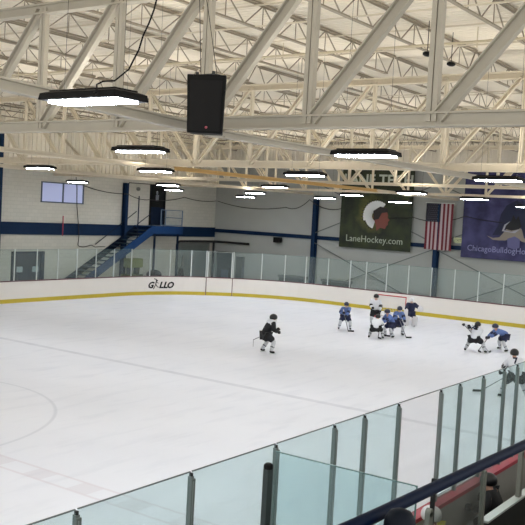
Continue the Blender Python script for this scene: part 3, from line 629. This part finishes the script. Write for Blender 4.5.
# X bracing rods on the end wall
def brace(y0, z0, y1, z1, l): solo('brace_rod', MB().bar((XE - .2, y0, z0), (XE - .2, y1, z1), .05, .05, up=(1, 0, 0)), mat('dull brace', (92, 98, 96), .6), (XE - .2, (y0 + y1) / 2, min(z0, z1)), l, 'rod', 'cross braces on the banner wall')
brace(28.8, 3.5, 20.6, .1, 'grey brace rod falling from the left column toward the goal')
brace(28.8, .1, 20.6, 3.5, 'grey brace rod rising from behind the goal to the column under the flag')
brace(28.8, 3.9, 20.6, 7.2, 'grey brace rod rising behind the green banner from the left column')
brace(28.8, 7.2, 20.6, 3.9, 'grey brace rod falling behind the green banner toward the flag')
brace(20.3, 3.5, 11.9, .1, 'grey brace rod falling right from the column under the flag')
brace(20.3, .1, 11.9, 3.5, 'grey brace rod rising toward the right edge below the purple banner')
brace(20.3, 3.9, 11.9, 7.2, 'grey brace rod rising behind the purple banner')
brace(20.3, 7.2, 11.9, 3.9, 'grey brace rod falling behind the purple banner')
# ================================================================ banners
BX = 45.72; RT = (0, -1, 0); UP = (0, 0, 1)
def P(y, z, d=0): return V((BX - .012 - d, y, z))
t = thing('team_banner', (BX, 24.3, 3.25), 'dark green banner with a feathered headdress and LaneHockey.com lettering', 'banner')
MB().box((BX, 21.95, 3.27), (BX + .02, 26.72, 8.1)).build('banner_cloth', banner_mat('green banner print', (18, 27, 15), (46, 54, 24), glow=((BX - 45.72, 0.3, 2.2), .95, (118, 116, 56))), t)
MB().tube([(BX, 21.9, 8.1), (BX, 26.8, 8.1)], .03, 8).build('hanging_rod', alu, t)
paleT = mat('pale lettering', (158, 166, 150), .6)
text('lettering', 'LaneHockey.com', .56, paleT, t, RT, UP, P(24.35, 3.66), sx=.98)
text('lettering', 'LANE TECH', .84, mat('grey green lettering', (176, 184, 170), .6), t, RT, UP, P(24.3, 7.12), bold=.02, sx=1.05)
fe = mat('white feathers', (214, 218, 218), .7); fb = mat('black feather tips', (26, 26, 22), .7); fc = mat('brown red face', (112, 60, 50), .7); hairm = mat('dark hair print', (34, 30, 28), .7)
cy, cz = 24.25, 5.25
mb = MB(); mt = MB()
for k in range(19):
    a = math.radians(58 + k * 10.5); d = V((0, -math.cos(a), math.sin(a))); s_ = V((0, -math.sin(a), -math.cos(a)))
    c = P(cy, cz, .0)
    r0, r1 = .3, (.98 if k < 14 else .85)
    mb.prism([c + d * r0 - s_ * .04, c + d * r0 + s_ * .04, c + d * (r1 - .12) + s_ * .085, c + d * r1, c + d * (r1 - .12) - s_ * .085], (-.006, 0, 0))
    mt.prism([c + d * (r1 - .07) - s_ * .06 - V((.008, 0, 0)), c + d * (r1 - .07) + s_ * .06 - V((.008, 0, 0)), c + d * (r1 + .07) - V((.008, 0, 0))], (-.006, 0, 0))
e_ = lab(mb.build('headdress_print', fe, t), 'fan of white feathers'); lab(mt.build('feather_tips_print', fb, t), 'black feather tips')
prof_ = [(-.30, .30), (.05, .42), (.30, .36), (.42, .12), (.40, -.02), (.52, -.12), (.43, -.2), (.44, -.34), (.36, -.42), (.30, -.55), (.05, -.5), (-.12, -.66), (-.2, -.3), (-.34, -.05)]
MB().prism([P(cy - a * 1.3 - .22, cz + b * 1.25 - .05, .015) for a, b in prof_], (-.006, 0, 0)).build('face_print', fc, t)
MB().prism([P(cy - a * 1.3 - .22, cz + b * 1.25 - .05, .022) for a, b in [(-.34, .28), (.0, .5), (.36, .42), (.42, .25), (.1, .2), (-.05, -.1), (-.3, -.15)]], (-.006, 0, 0)).build('hair_print', hairm, t)
# flag
t = thing('hanging_flag', (45.62, 20.2, 3.5), 'vertically hung flag with red and white stripes and a dark star field', 'flag')
fr_, fw_, fn_ = mat('flag red', (96, 22, 36), .8), mat('flag white', (166, 150, 152), .8), mat('flag navy', (14, 15, 30), .8)
y1_, y0_, zb, zt = 21.05, 19.4, 3.52, 6.15; n = 13; dy = (y1_ - y0_) / n
def wav(y, z): return 45.62 + .05 * math.sin(y * 7) * (1 - (z - zb) / (zt - zb) * .6)
for k in range(n):
    mb = MB()
    ya, yb = y1_ - k * dy, y1_ - (k + 1) * dy; top = zt if k >= 7 else 5.1
    rows = 8; 
    for j in range(rows):
        a, b = zb + (top - zb) * j / rows, zb + (top - zb) * (j + 1) / rows
        f = [V((wav(ya, a), ya, a)), V((wav(yb, a), yb, a)), V((wav(yb, b), yb, b)), V((wav(ya, b), ya, b))]; mb.prism(f, (.01, 0, 0))
    mb.build('stripe', fr_ if k % 2 == 0 else fw_, t)
mb = MB(); ys = [y1_ - dy * 7 * j / 6 for j in range(7)]
for a, b in zip(ys, ys[1:]): mb.prism([V((wav(a, 5.6), a, 5.1)), V((wav(b, 5.6), b, 5.1)), V((wav(b, 5.6), b, zt)), V((wav(a, 5.6), a, zt))], (.01, 0, 0))
mb.build('star_field', fn_, t)
mb = MB()
for i in range(9):
    for j in range(6 if i % 2 == 0 else 5):
        y = y1_ - .07 - (j + (0 if i % 2 == 0 else .5)) * .145; z = zt - .06 - i * .115; x = wav(y, 5.6) - .004
        pts = [V((x, y + (.032 if q % 2 == 0 else .013) * math.sin(q * PI / 5), z + (.032 if q % 2 == 0 else .013) * math.cos(q * PI / 5))) for q in range(10)]
        mb.prism(pts, (-.003, 0, 0))
mb.build('stars', mat('flag star white', (110, 108, 120), .8), t)
MB().tube([(45.62, 19.35, 6.17), (45.62, 21.1, 6.17)], .02, 6).build('flag_rod', alu, t)
# purple banner
t = thing('team_banner', (BX, 15.9, 3.2), 'purple blue banner with a large crest reaching the right edge', 'banner')
MB().box((BX, 13.0, 3.22), (BX + .02, 18.85, 8.1)).build('banner_cloth', banner_mat('purple banner print', (26, 28, 66), (62, 60, 104)), t)
MB().tube([(BX, 12.9, 8.1), (BX, 18.95, 8.1)], .03, 8).build('hanging_rod', alu, t)
text('lettering', 'ChicagoBulldogHockey', .46, mat('lilac lettering', (128, 130, 168), .6), t, RT, UP, P(18.5, 3.62), align='LEFT', sx=.95)
navyp, goldp, blkp, lil = mat('navy crest', (18, 26, 54), .7), mat('tan outline', (128, 120, 110), .7), mat('black crest', (10, 12, 16), .7), mat('lilac crest', (88, 88, 128), .7)
def flat(nm, pl_, m_, d): MB().prism([P(a, b, d) for a, b in pl_], (-.006, 0, 0)).build(nm, m_, t)
cx_ = 15.95
flat('crest_print', [(cx_ + 1.15, 4.55), (cx_ + .85, 5.1), (cx_ + .75, 5.7), (cx_ + .45, 6.2), (cx_ - .1, 6.5), (cx_ - .55, 6.15), (cx_ - .8, 5.5), (cx_ - .85, 4.9), (cx_ - 1.05, 4.5), (cx_ - .6, 4.6), (cx_ - .4, 5.1), (cx_ + .4, 5.0), (cx_ + .6, 4.6)], navyp, .0)
flat('crest_outline', [(cx_ + 1.45, 4.5), (cx_ + 1.1, 4.4), (cx_ + .75, 4.45), (cx_ + .5, 4.75), (cx_ + .35, 5.0), (cx_ - .2, 5.1), (cx_ - .45, 4.95), (cx_ - .6, 4.5), (cx_ - .9, 4.3), (cx_ - 1.5, 4.32), (cx_ - .95, 4.2), (cx_ - .5, 4.3), (cx_ - .2, 4.45), (cx_ + .2, 4.4), (cx_ + .4, 4.3), (cx_ + .75, 4.28), (cx_ + 1.1, 4.3)], goldp, .008)
flat('crest_head', [(cx_ + .5, 4.95), (cx_ + .4, 5.2), (cx_ + .15, 5.35), (cx_ + .05, 5.7), (cx_ - .1, 5.45), (cx_ - .25, 5.65), (cx_ - .35, 5.3), (cx_ - .45, 5.1), (cx_ - .3, 4.95), (cx_ + .1, 4.85)], blkp, .016)
flat('crest_highlight', [(cx_ + .62, 4.8), (cx_ + .5, 5.15), (cx_ + .2, 5.35), (cx_ + .42, 5.1), (cx_ + .5, 4.85), (cx_ + .1, 4.78), (cx_ - .35, 4.95), (cx_ - .1, 4.72)], mat('silver crest line', (150, 152, 160), .6), .024)
flat('crest_body', [(cx_ + .3, 4.4), (cx_ + .25, 3.95), (cx_ - .1, 3.85), (cx_ - .4, 3.95), (cx_ - .4, 4.4), (cx_ - .1, 4.55)], lil, .016)

# ================================================================ goal
t = thing('hockey_goal', (39.8, 20.0, 0), 'red framed hockey goal in front of the end boards', 'goal')
gr = mat('goal red', (176, 44, 52), .4)
MB().tube([(39.8, 20.85, 0), (39.8, 20.85, 1.2), (39.8, 19.15, 1.2), (39.8, 19.15, 0)], .035, 8).build('goal_frame', gr, t)
MB().tube([(39.8, 20.85, .03), (40.6, 20.95, .03), (40.85, 20.0, .03), (40.6, 19.05, .03), (39.8, 19.15, .03)], .03, 6).build('base_bar', mat('goal white bar', (220, 215, 215), .5), t)
mb = MB()
for k in range(12):
    y = 20.85 - k * 1.7 / 11; yb_ = 20.9 - k * 1.8 / 11; xb = 40.6 + .24 * math.sin(PI * k / 11)
    mb.bar((39.8, y, 1.2), (40.2, y, 1.15), .01, .01); mb.bar((40.2, y, 1.15), (xb, yb_, .03), .01, .01)
for j in range(6):
    z = .2 + j * .17; x_ = 40.2 + (1.15 - z) * .42
    mb.bar((x_, 20.88, z), (x_, 19.12, z), .01, .01); mb.bar((39.8, 20.85, z), (x_, 20.88, z), .01, .01); mb.bar((39.8, 19.15, z), (x_, 19.12, z), .01, .01)
tag(mb.build('goal_net', mat('white cord', (214, 210, 208), .8), t), None, None, kind='stuff')

# ================================================================ people
def skin(name, pts, edges, radii, m, parent, subs=1, root=0):
    me = bpy.data.meshes.new(name); me.from_pydata([tuple(p) for p in pts], edges, [])
    o = bpy.data.objects.new(name, me); S.collection.objects.link(o)
    sk = o.modifiers.new('skin', 'SKIN'); sk.use_smooth_shade = True
    for i, r_ in enumerate(radii):
        sv = me.skin_vertices[0].data[i]; sv.radius = (r_, r_) if isinstance(r_, (int, float)) else r_; sv.use_root = (i == root)
    sb = o.modifiers.new('sub', 'SUBSURF'); sb.levels = subs; sb.render_levels = subs
    bpy.context.view_layer.update()
    me2 = bpy.data.meshes.new_from_object(o.evaluated_get(bpy.context.evaluated_depsgraph_get())); me2.name = name
    bpy.data.objects.remove(o); bpy.data.meshes.remove(me)
    me2.materials.clear(); me2.materials.append(m)
    o = bpy.data.objects.new(name, me2); S.collection.objects.link(o); o.parent = parent
    return o
def ik(a, b, l1, l2, pole):
    a, b = V(a), V(b); d = b - a; L = d.length
    if L > (l1 + l2) * .995: b = a + d * ((l1 + l2) * .995 / L); d = b - a; L = d.length
    x = (l1 * l1 - l2 * l2 + L * L) / (2 * L); h = math.sqrt(max(0, l1 * l1 - x * x)); u = d / L
    p = V(pole); p = (p - u * p.dot(u)).normalized(); return a + u * x + p * h, b
skinm = mat('skin', (190, 146, 124), .6)
def hand(parent, h, d, m_, r=.03):       # a palm with four fingers and a thumb curled round a shaft
    h = V(h); d = V(d).normalized(); s_ = d.cross(V((0, 0, 1))); s_ = s_.normalized() if s_.length > .1 else V((0, 1, 0)); u = s_.cross(d)
    pts = [h - d * .03, h + d * .03, h + d * .06]; ed = [(0, 1), (1, 2)]; ra = [r * 1.1, r * 1.25, r * 1.15]
    for k, (o_, l_) in enumerate(((-1.5, .8), (-.5, 1), (.5, .95), (1.5, .75))):
        b = h + d * .06 + s_ * (o_ * .02); n0 = len(pts); pts += [b + d * .03 * l_, b + d * .045 * l_ - u * .03 * l_, b + d * .02 * l_ - u * .05 * l_]; ed += [(2, n0), (n0, n0 + 1), (n0 + 1, n0 + 2)]; ra += [.012, .011, .010]
    n0 = len(pts); pts += [h + d * .02 + s_ * .045 - u * .01, h + d * .045 + s_ * .045 - u * .04]; ed += [(1, n0), (n0, n0 + 1)]; ra += [.014, .012]
    return skin('glove', pts, ed, ra, m_, parent, subs=1)
def person(name, loc, face_deg, label, H=1.5, hip=.5, lean=25, twist=0, side=0, ankL=(.05, .2), ankR=(-.05, -.2), hL=(.35, .1, .62), hR=(.3, -.15, .6), head=(0, 0), C=None, number=None, pads=False, headdrop=0, sit=False, elbow=(-.6, 0, -.5), group='skaters on the ice', cage=True, ref=False):
    C = C or {}
    g = lambda k, d: MATS.get(C.get(k, d)) or C.get(k, d)
    t = thing(name, loc, label, 'person', group, rz=math.radians(face_deg))
    h = H; hz = hip * h
    lean = math.radians(lean); sd = math.radians(side)
    pel = V((-.10 * h * math.sin(lean), 0, hz)); up_ = V((math.sin(lean), math.sin(sd), math.cos(lean))).normalized(); fwd = V((math.cos(lean), 0, -math.sin(lean)))
    tw = math.radians(twist); latr = (V((-math.sin(tw), math.cos(tw), 0))); lat = (latr - up_ * latr.dot(up_)).normalized()
    chest = pel + up_ * (.2 * h); neck = pel + up_ * (.30 * h); hd = neck + (up_ * .45 + V((.25 + head[0], head[1], .9 - headdrop))).normalized() * (.095 * h)
    sh = {1: chest + up_ * .07 * h + lat * .115 * h, -1: chest + up_ * .07 * h - lat * .115 * h}
    hp = {1: pel + V((0, .065 * h, -.02 * h)), -1: pel + V((0, -.065 * h, -.02 * h))}
    an = {1: V((ankL[0] * h, ankL[1] * h, .085)) if len(ankL) == 2 else V(ankL) * h, -1: V((ankR[0] * h, ankR[1] * h, .085)) if len(ankR) == 2 else V(ankR) * h}
    hn = {1: V(hL) * h, -1: V(hR) * h}
    kn = {}; el = {}
    for s_ in (1, -1):
        kn[s_], an[s_] = ik(hp[s_], an[s_], .245 * h, .24 * h, (1, s_ * .25, .1)); el[s_], hn[s_] = ik(sh[s_], hn[s_], .17 * h, .16 * h, (elbow[0], s_ * .7, elbow[2]))
    # body: pelvis, spine, neck, head, arms, legs in one surface
    pts = [pel, chest, neck, hd - V((0, 0, .02 * h)), hd + V((0, 0, .035 * h))]; ed = [(0, 1), (1, 2), (2, 3), (3, 4)]; ra = [.045 * h, .07 * h, .035 * h, .05 * h, .045 * h]
    hdd = (hd - neck).normalized(); pts.append(hd + V((.055 * h, head[1] * .05, -.01 * h))); ed.append((3, 5)); ra.append(.018 * h)
    for s_ in (1, -1):
        n0 = len(pts); pts += [sh[s_], el[s_], hn[s_].lerp(el[s_], .12)]; ed += [(1, n0), (n0, n0 + 1), (n0 + 1, n0 + 2)]; ra += [.04 * h, .03 * h, .02 * h]
        n0 = len(pts); pts += [hp[s_], kn[s_], an[s_]]; ed += [(0, n0), (n0, n0 + 1), (n0 + 1, n0 + 2)]; ra += [.05 * h, .036 * h, .026 * h]
    skin('body', pts, ed, ra, skinm, t)
    for s_ in (1, -1): MB().ball(hd + V((.05 * h, s_ * .018 * h, .008 * h)), .006 * h, 6, 5).build('eye', blackm, t, world=False)
    # jersey
    pts = [pel - up_ * .07 * h, pel + up_ * .02 * h, chest, neck - up_ * .01 * h]; ed = [(0, 1), (1, 2), (2, 3)]; ra = [(.118 * h, .105 * h), (.115 * h, .1 * h), (.12 * h, .105 * h), .065 * h]
    skj = []
    for s_ in (1, -1):
        n0 = len(pts); wr = hn[s_].lerp(el[s_], .1); pts += [sh[s_], el[s_], wr]; ed += [(2, n0), (n0, n0 + 1), (n0 + 1, n0 + 2)]; ra += [.07 * h, .058 * h, .046 * h]
    skin('jersey', pts, ed, ra, g('jersey', white), t)
    if C.get('sleeve'):
        for s_ in (1, -1): skin('sleeve_stripe', [sh[s_].lerp(el[s_], .35), el[s_], el[s_].lerp(hn[s_], .5)], [(0, 1), (1, 2)], [.068 * h, .064 * h, .054 * h], g('sleeve', blackm), t)
    if C.get('hem'): skin('hem_band', [pel - up_ * .09 * h, pel + up_ * .17 * h], [(0, 1)], [.126 * h, .128 * h], g('hem', blackm), t)
    if C.get('yoke'): skin('shoulder_yoke', [sh[1] + up_ * .012 * h, chest + up_ * .05 * h, sh[-1] + up_ * .012 * h], [(0, 1), (1, 2)], [.09 * h, .102 * h, .09 * h], g('yoke', white), t, root=1)
    # pants, socks, skates
    pts = [pel]; ed = []; ra = [.112 * h]
    for s_ in (1, -1):
        n0 = len(pts); pts += [hp[s_].lerp(kn[s_], .15), kn[s_].lerp(hp[s_], .05)]; ed += [(0, n0), (n0, n0 + 1)]; ra += [.092 * h, .08 * h]
    skin('hockey_pants', pts, ed, ra, g('pants', blackm), t)
    for s_ in (1, -1):
        k_, a_ = kn[s_], an[s_]
        skin('sock', [k_.lerp(hp[s_], .35), k_, k_.lerp(a_, .4), a_], [(0, 1), (1, 2), (2, 3)], [.056 * h, .062 * h, .052 * h, .042 * h], g('sock', white), t)
        skin('sock_stripe', [k_.lerp(a_, .3), k_.lerp(a_, .75)], [(0, 1)], [.06 * h, .057 * h], g('sockband', blackm), t) if not pads else None
        if not sit or True:
            fd = V((1, s_ * .25, 0)).normalized()
            sk_ = skin('skate', [a_ + V((0, 0, .05)), a_ - fd * .01 + V((0, 0, -.012)), a_ + fd * .1 * h + V((0, 0, -.022))], [(0, 1), (1, 2)], [.036 * h, .036 * h, .026 * h], g('skate', blackm), t)
            MB().bar(a_ - fd * .04 * h + V((0, 0, -.075)), a_ + fd * .13 * h + V((0, 0, -.075)), .006, .03).bar(a_ - fd * .02 * h + V((0, 0, -.05)), a_ + fd * .1 * h + V((0, 0, -.05)), .012, .035).build('skate_blade', alu, sk_, world=False)
        hand(t, hn[s_], (hn[s_] - el[s_]), g('glove', blackm), r=.036 * h)
    # helmet
    mb = MB(); mb.ball(hd + V((-.005 * h, 0, .022 * h)), (.094 * h, .082 * h, .082 * h), 14, 9, z0=-.5); hm = mb.build('helmet', g('helmet', blackm), t, world=False, smooth=True)
    if cage:
        mb = MB()
        for k in range(5):
            a = -1 + k * .5; pts = [hd + V((.075 * h * math.cos(a) * 1.05, .068 * h * math.sin(a), z * h)) for z in (.04, .0, -.05, -.075)]; mb.tube(pts, .003, 4)
        for z in (-.01, -.05): mb.tube([hd + V((.079 * h * math.cos(a), .068 * h * math.sin(a), z * h)) for a in (-1.1, -.5, 0, .5, 1.1)], .003, 4)
        mb.build('face_cage', g('cage', alu), hm, world=False)
    if number:
        back = -fwd; r_ = -lat if True else lat; base_ = chest + lat * .05 * h + back * (.185 * h if ankR[1] < -.26 else .15 * h) - up_ * .05 * h
        text_local(number, .17 * h, g('numcol', blued), t, lat * -1, up_, base_, label='dark number ' + number + ' on the back')
    if pads:
        for s_ in (1, -1):
            k_, a_ = kn[s_], an[s_]; d = (a_ - k_).normalized()
            mb = MB().bar(k_ - d * .14 + V((.07, 0, 0)), a_ + d * .03 + V((.08, 0, 0)), .26, .12, up=(1, 0, 0)); mb.build('leg_pad', g('pad', white), t, world=False, bevel=.04)
        c = hn[1] + V((.05, .02, .02)); MB().ball(c, (.07, .14, .15), 10, 7).build('catching_glove', g('pad', white), t, world=False, smooth=True)
        c = hn[-1] + V((.06, 0, 0)); MB().box(c - V((.03, .1, .17)), c + V((.03, .1, .17))).build('blocker', g('pad', white), t, world=False, bevel=.02)
    return t, {'hn': hn, 'h': h, 'hd': hd, 'an': an}
def text_local(body, size, m_, parent, right, up, pos, label):
    c = bpy.data.curves.new('n', 'FONT'); c.body = body; c.size = size; c.align_x = 'CENTER'; c.extrude = .006; c.offset = .01; c.resolution_u = 2
    t_ = bpy.data.objects.new('n', c); S.collection.objects.link(t_); bpy.context.view_layer.update()
    me = bpy.data.meshes.new_from_object(t_.evaluated_get(bpy.context.evaluated_depsgraph_get())); bpy.data.objects.remove(t_)
    r = V(right).normalized(); u = V(up).normalized(); n_ = r.cross(u)
    for v in me.vertices: v.co = V(pos) + r * v.co.x + u * v.co.y + n_ * v.co.z
    me.materials.clear(); me.materials.append(m_); o = bpy.data.objects.new('jersey_number', me); S.collection.objects.link(o); o.parent = parent; o['label'] = label; return o
def stick(t, top, blade, bdir, label, m_=None, goalie=False):
    MW = Matrix.Translation(t.location) @ Matrix.Rotation(t.rotation_euler.z, 4, 'Z'); a, b = MW @ V(top), MW @ V(blade)
    d = (MW.to_3x3() @ V(bdir)).normalized(); o = thing('hockey_stick', (b.x, b.y, 0), label, 'hockey stick', 'hockey sticks')
    MB().bar(a, b, .03, .022).build('shaft', m_ or MATS['stick grey'], o)
    MB().bar(b - d * .01, b + d * (.26), .012, .07 if not goalie else .1).build('blade', MATS['stick black'], o)
    MB().bar(a, a + (b - a).normalized() * .14, .036, .028).build('grip_tape', white, o)
    return o
mat('stick grey', (120, 120, 124), .5); mat('stick black', (20, 20, 22), .6)
mat('jersey white', (214, 216, 222), .8); mat('jersey light blue', (92, 116, 170), .8, noise=.3, nscale=9); mat('navy cloth', (26, 32, 62), .8); mat('blue sock', (84, 100, 146), .8)
mat('black cloth', (16, 17, 22), .8); mat('helmet black', (18, 19, 23), .35); mat('helmet navy', (30, 36, 62), .35); mat('helmet white', (222, 222, 224), .35); mat('pad white', (206, 204, 206), .6); mat('glove navy', (22, 26, 44), .7)
mat('yellow top', (176, 172, 40), .8); mat('grey sock', (186, 188, 192), .8)
WT = dict(jersey='jersey white', pants='black cloth', sock='grey sock', sockband='black cloth', glove='black cloth', helmet='helmet black', sleeve='black cloth')
BT = dict(jersey='jersey light blue', pants='navy cloth', sock='grey sock', sockband='navy cloth', glove='glove navy', helmet='helmet navy', sleeve='navy cloth')
# lone skater left
t, q = person('hockey_player', (25.7, 17.8, 0), -30, 'lone skater in black and white gliding at the centre of the ice', H=1.6, hip=.45, lean=32, ankL=(-.05, .15), ankR=(.03, -.17), hL=(.26, .02, .54), hR=(.2, -.16, .5),
              C=dict(WT, jersey='black cloth', yoke='jersey white', glove='black cloth'), number=None)
stick(t, q['hn'][1] + V((.1, 0, .05)), (-.35, .42, .42), (.1, .2, -.9), 'stick trailing behind the lone skater at centre ice')
# blue skater left of the group
t, q = person('hockey_player', (34.0, 19.3, 0), 215, 'light blue skater standing apart on the left of the goal group', H=1.4, hip=.46, lean=25, ankL=(0, .17), ankR=(0, -.19), hL=(.3, .0, .5), hR=(.25, -.1, .58), C=BT)
stick(t, (.28, -.14, .95), (.6, .1, .04), (0, 1, 0), 'stick held by the light blue skater left of the group')
# person in front of the goal
t, q = person('hockey_player', (36.3, 19.0, 0), 195, 'dark haired looking skater in white and black standing upright before the goal', H=1.55, hip=.52, lean=4, ankL=(0, .08), ankR=(0, -.08), hL=(.16, .14, .52), hR=(.2, -.05, .6), C=dict(WT), headdrop=0)
t['label'] = 'upright skater in white and black standing at the left goal post'
# white skater crouched, back to us
t, q = person('hockey_player', (32.75, 17.05, 0), 20, 'crouching white jersey skater at the left front of the goal group', H=1.4, hip=.36, lean=50, ankL=(-.08, .2), ankR=(.0, -.2), hL=(.42, .1, .42), hR=(.4, -.1, .4), C=dict(WT))
stick(t, (.45, .1, .7), (.95, -.25, .04), (0, -1, 0), 'stick of the crouching white skater in the goal group')
t, q = person('hockey_player', (33.65, 16.85, 0), 150, 'light blue skater in the middle of the goal group', H=1.42, hip=.44, lean=35, ankL=(-.02, .17), ankR=(.02, -.2), hL=(.36, .1, .48), hR=(.3, -.1, .5), C=BT)
stick(t, (.4, -.1, .85), (.75, .25, .04), (0, 1, 0), 'stick of the light blue skater in the middle of the group')
t, q = person('hockey_player', (34.5, 16.95, 0), 230, 'light blue skater at the right front of the goal group', H=1.45, hip=.46, lean=28, ankL=(-.02, .18), ankR=(.02, -.2), hL=(.36, .08, .5), hR=(.3, -.12, .55), C=BT)
stick(t, (.36, -.16, .95), (.8, .1, .04), (0, 1, 0), 'stick of the light blue skater beside the goalkeeper')
t, q = person('goalkeeper', (38.0, 18.0, 0), 215, 'goalkeeper in white helmet, navy jersey and big white leg pads', H=1.5, hip=.47, lean=18, ankL=(0, .12), ankR=(0, -.14), hL=(.2, .25, .6), hR=(.24, -.2, .45), C=dict(BT, jersey='navy cloth', helmet='helmet white', pants='navy cloth', glove='glove navy', sock='pad white', pad='pad white'), pads=True)
stick(t, (.35, -.25, .9), (.55, -.5, .05), (0, -1, 0), 'wide stick of the goalkeeper', goalie=True)
# right pair
t, q = person('hockey_player', (32.9, 12.72, 0), 5, 'white jersey skater bending with both gloves raised to the left', H=1.5, hip=.4, lean=42, ankL=(-.02, .24), ankR=(.02, -.28), hL=(-.2, .3, .74), hR=(-.12, .24, .72), C=dict(WT), number='60', elbow=(-.2, 0, .4))
stick(t, (-.3, .46, 1.15), (.35, -.5, .04), (1, 0, 0), 'stick held high by the bending white skater')
t, q = person('hockey_player', (34.25, 12.1, 0), 135, 'light blue skater bent double reaching left beside the white skater', H=1.45, hip=.47, lean=66, ankL=(-.08, .2), ankR=(-.1, -.28), hL=(.55, .12, .32), hR=(.5, -.06, .3), C=dict(BT))
stick(t, (.3, -.2, .8), (1.15, .35, .04), (0, 1, 0), 'stick reaching left from the bent light blue skater')
# skater behind the near glass
t, q = person('hockey_player', (25.2, 8.42, 0), 40, 'white jersey skater with number 7 seen through the right-hand near glass', H=1.58, hip=.47, lean=30, ankL=(0, .25), ankR=(0, -.25), hL=(.3, .18, .42), hR=(.32, -.16, .44), C=dict(WT), number='7')
stick(t, (.3, -.1, .75), (.75, .75, .04), (0, 1, 0), 'stick of the number 7 skater behind the near glass')
# bench people
t, q = person('seated_player', (12.95, 4.5, 0), 95, 'seated player with black helmet and black jacket on the near bench', H=1.5, hip=.36, lean=18, ankL=(.25, .07, .06), ankR=(.25, -.07, .06), hL=(.2, .2, .5), hR=(.3, -.15, .52), C=dict(WT, jersey='black cloth', glove='black cloth'), group='players on the near bench', cage=False)
t, q = person('seated_player', (10.75, 4.45, 0), 95, 'seated player with white helmet and yellow top behind the scuffed bench glass', H=1.55, hip=.36, lean=20, ankL=(.25, .07, .06), ankR=(.25, -.07, .06), hL=(.2, .15, .5), hR=(.25, -.12, .5), C=dict(WT, helmet='helmet white', jersey='yellow top', sleeve='grey sock', glove='black cloth'), group='players on the near bench', cage=False)
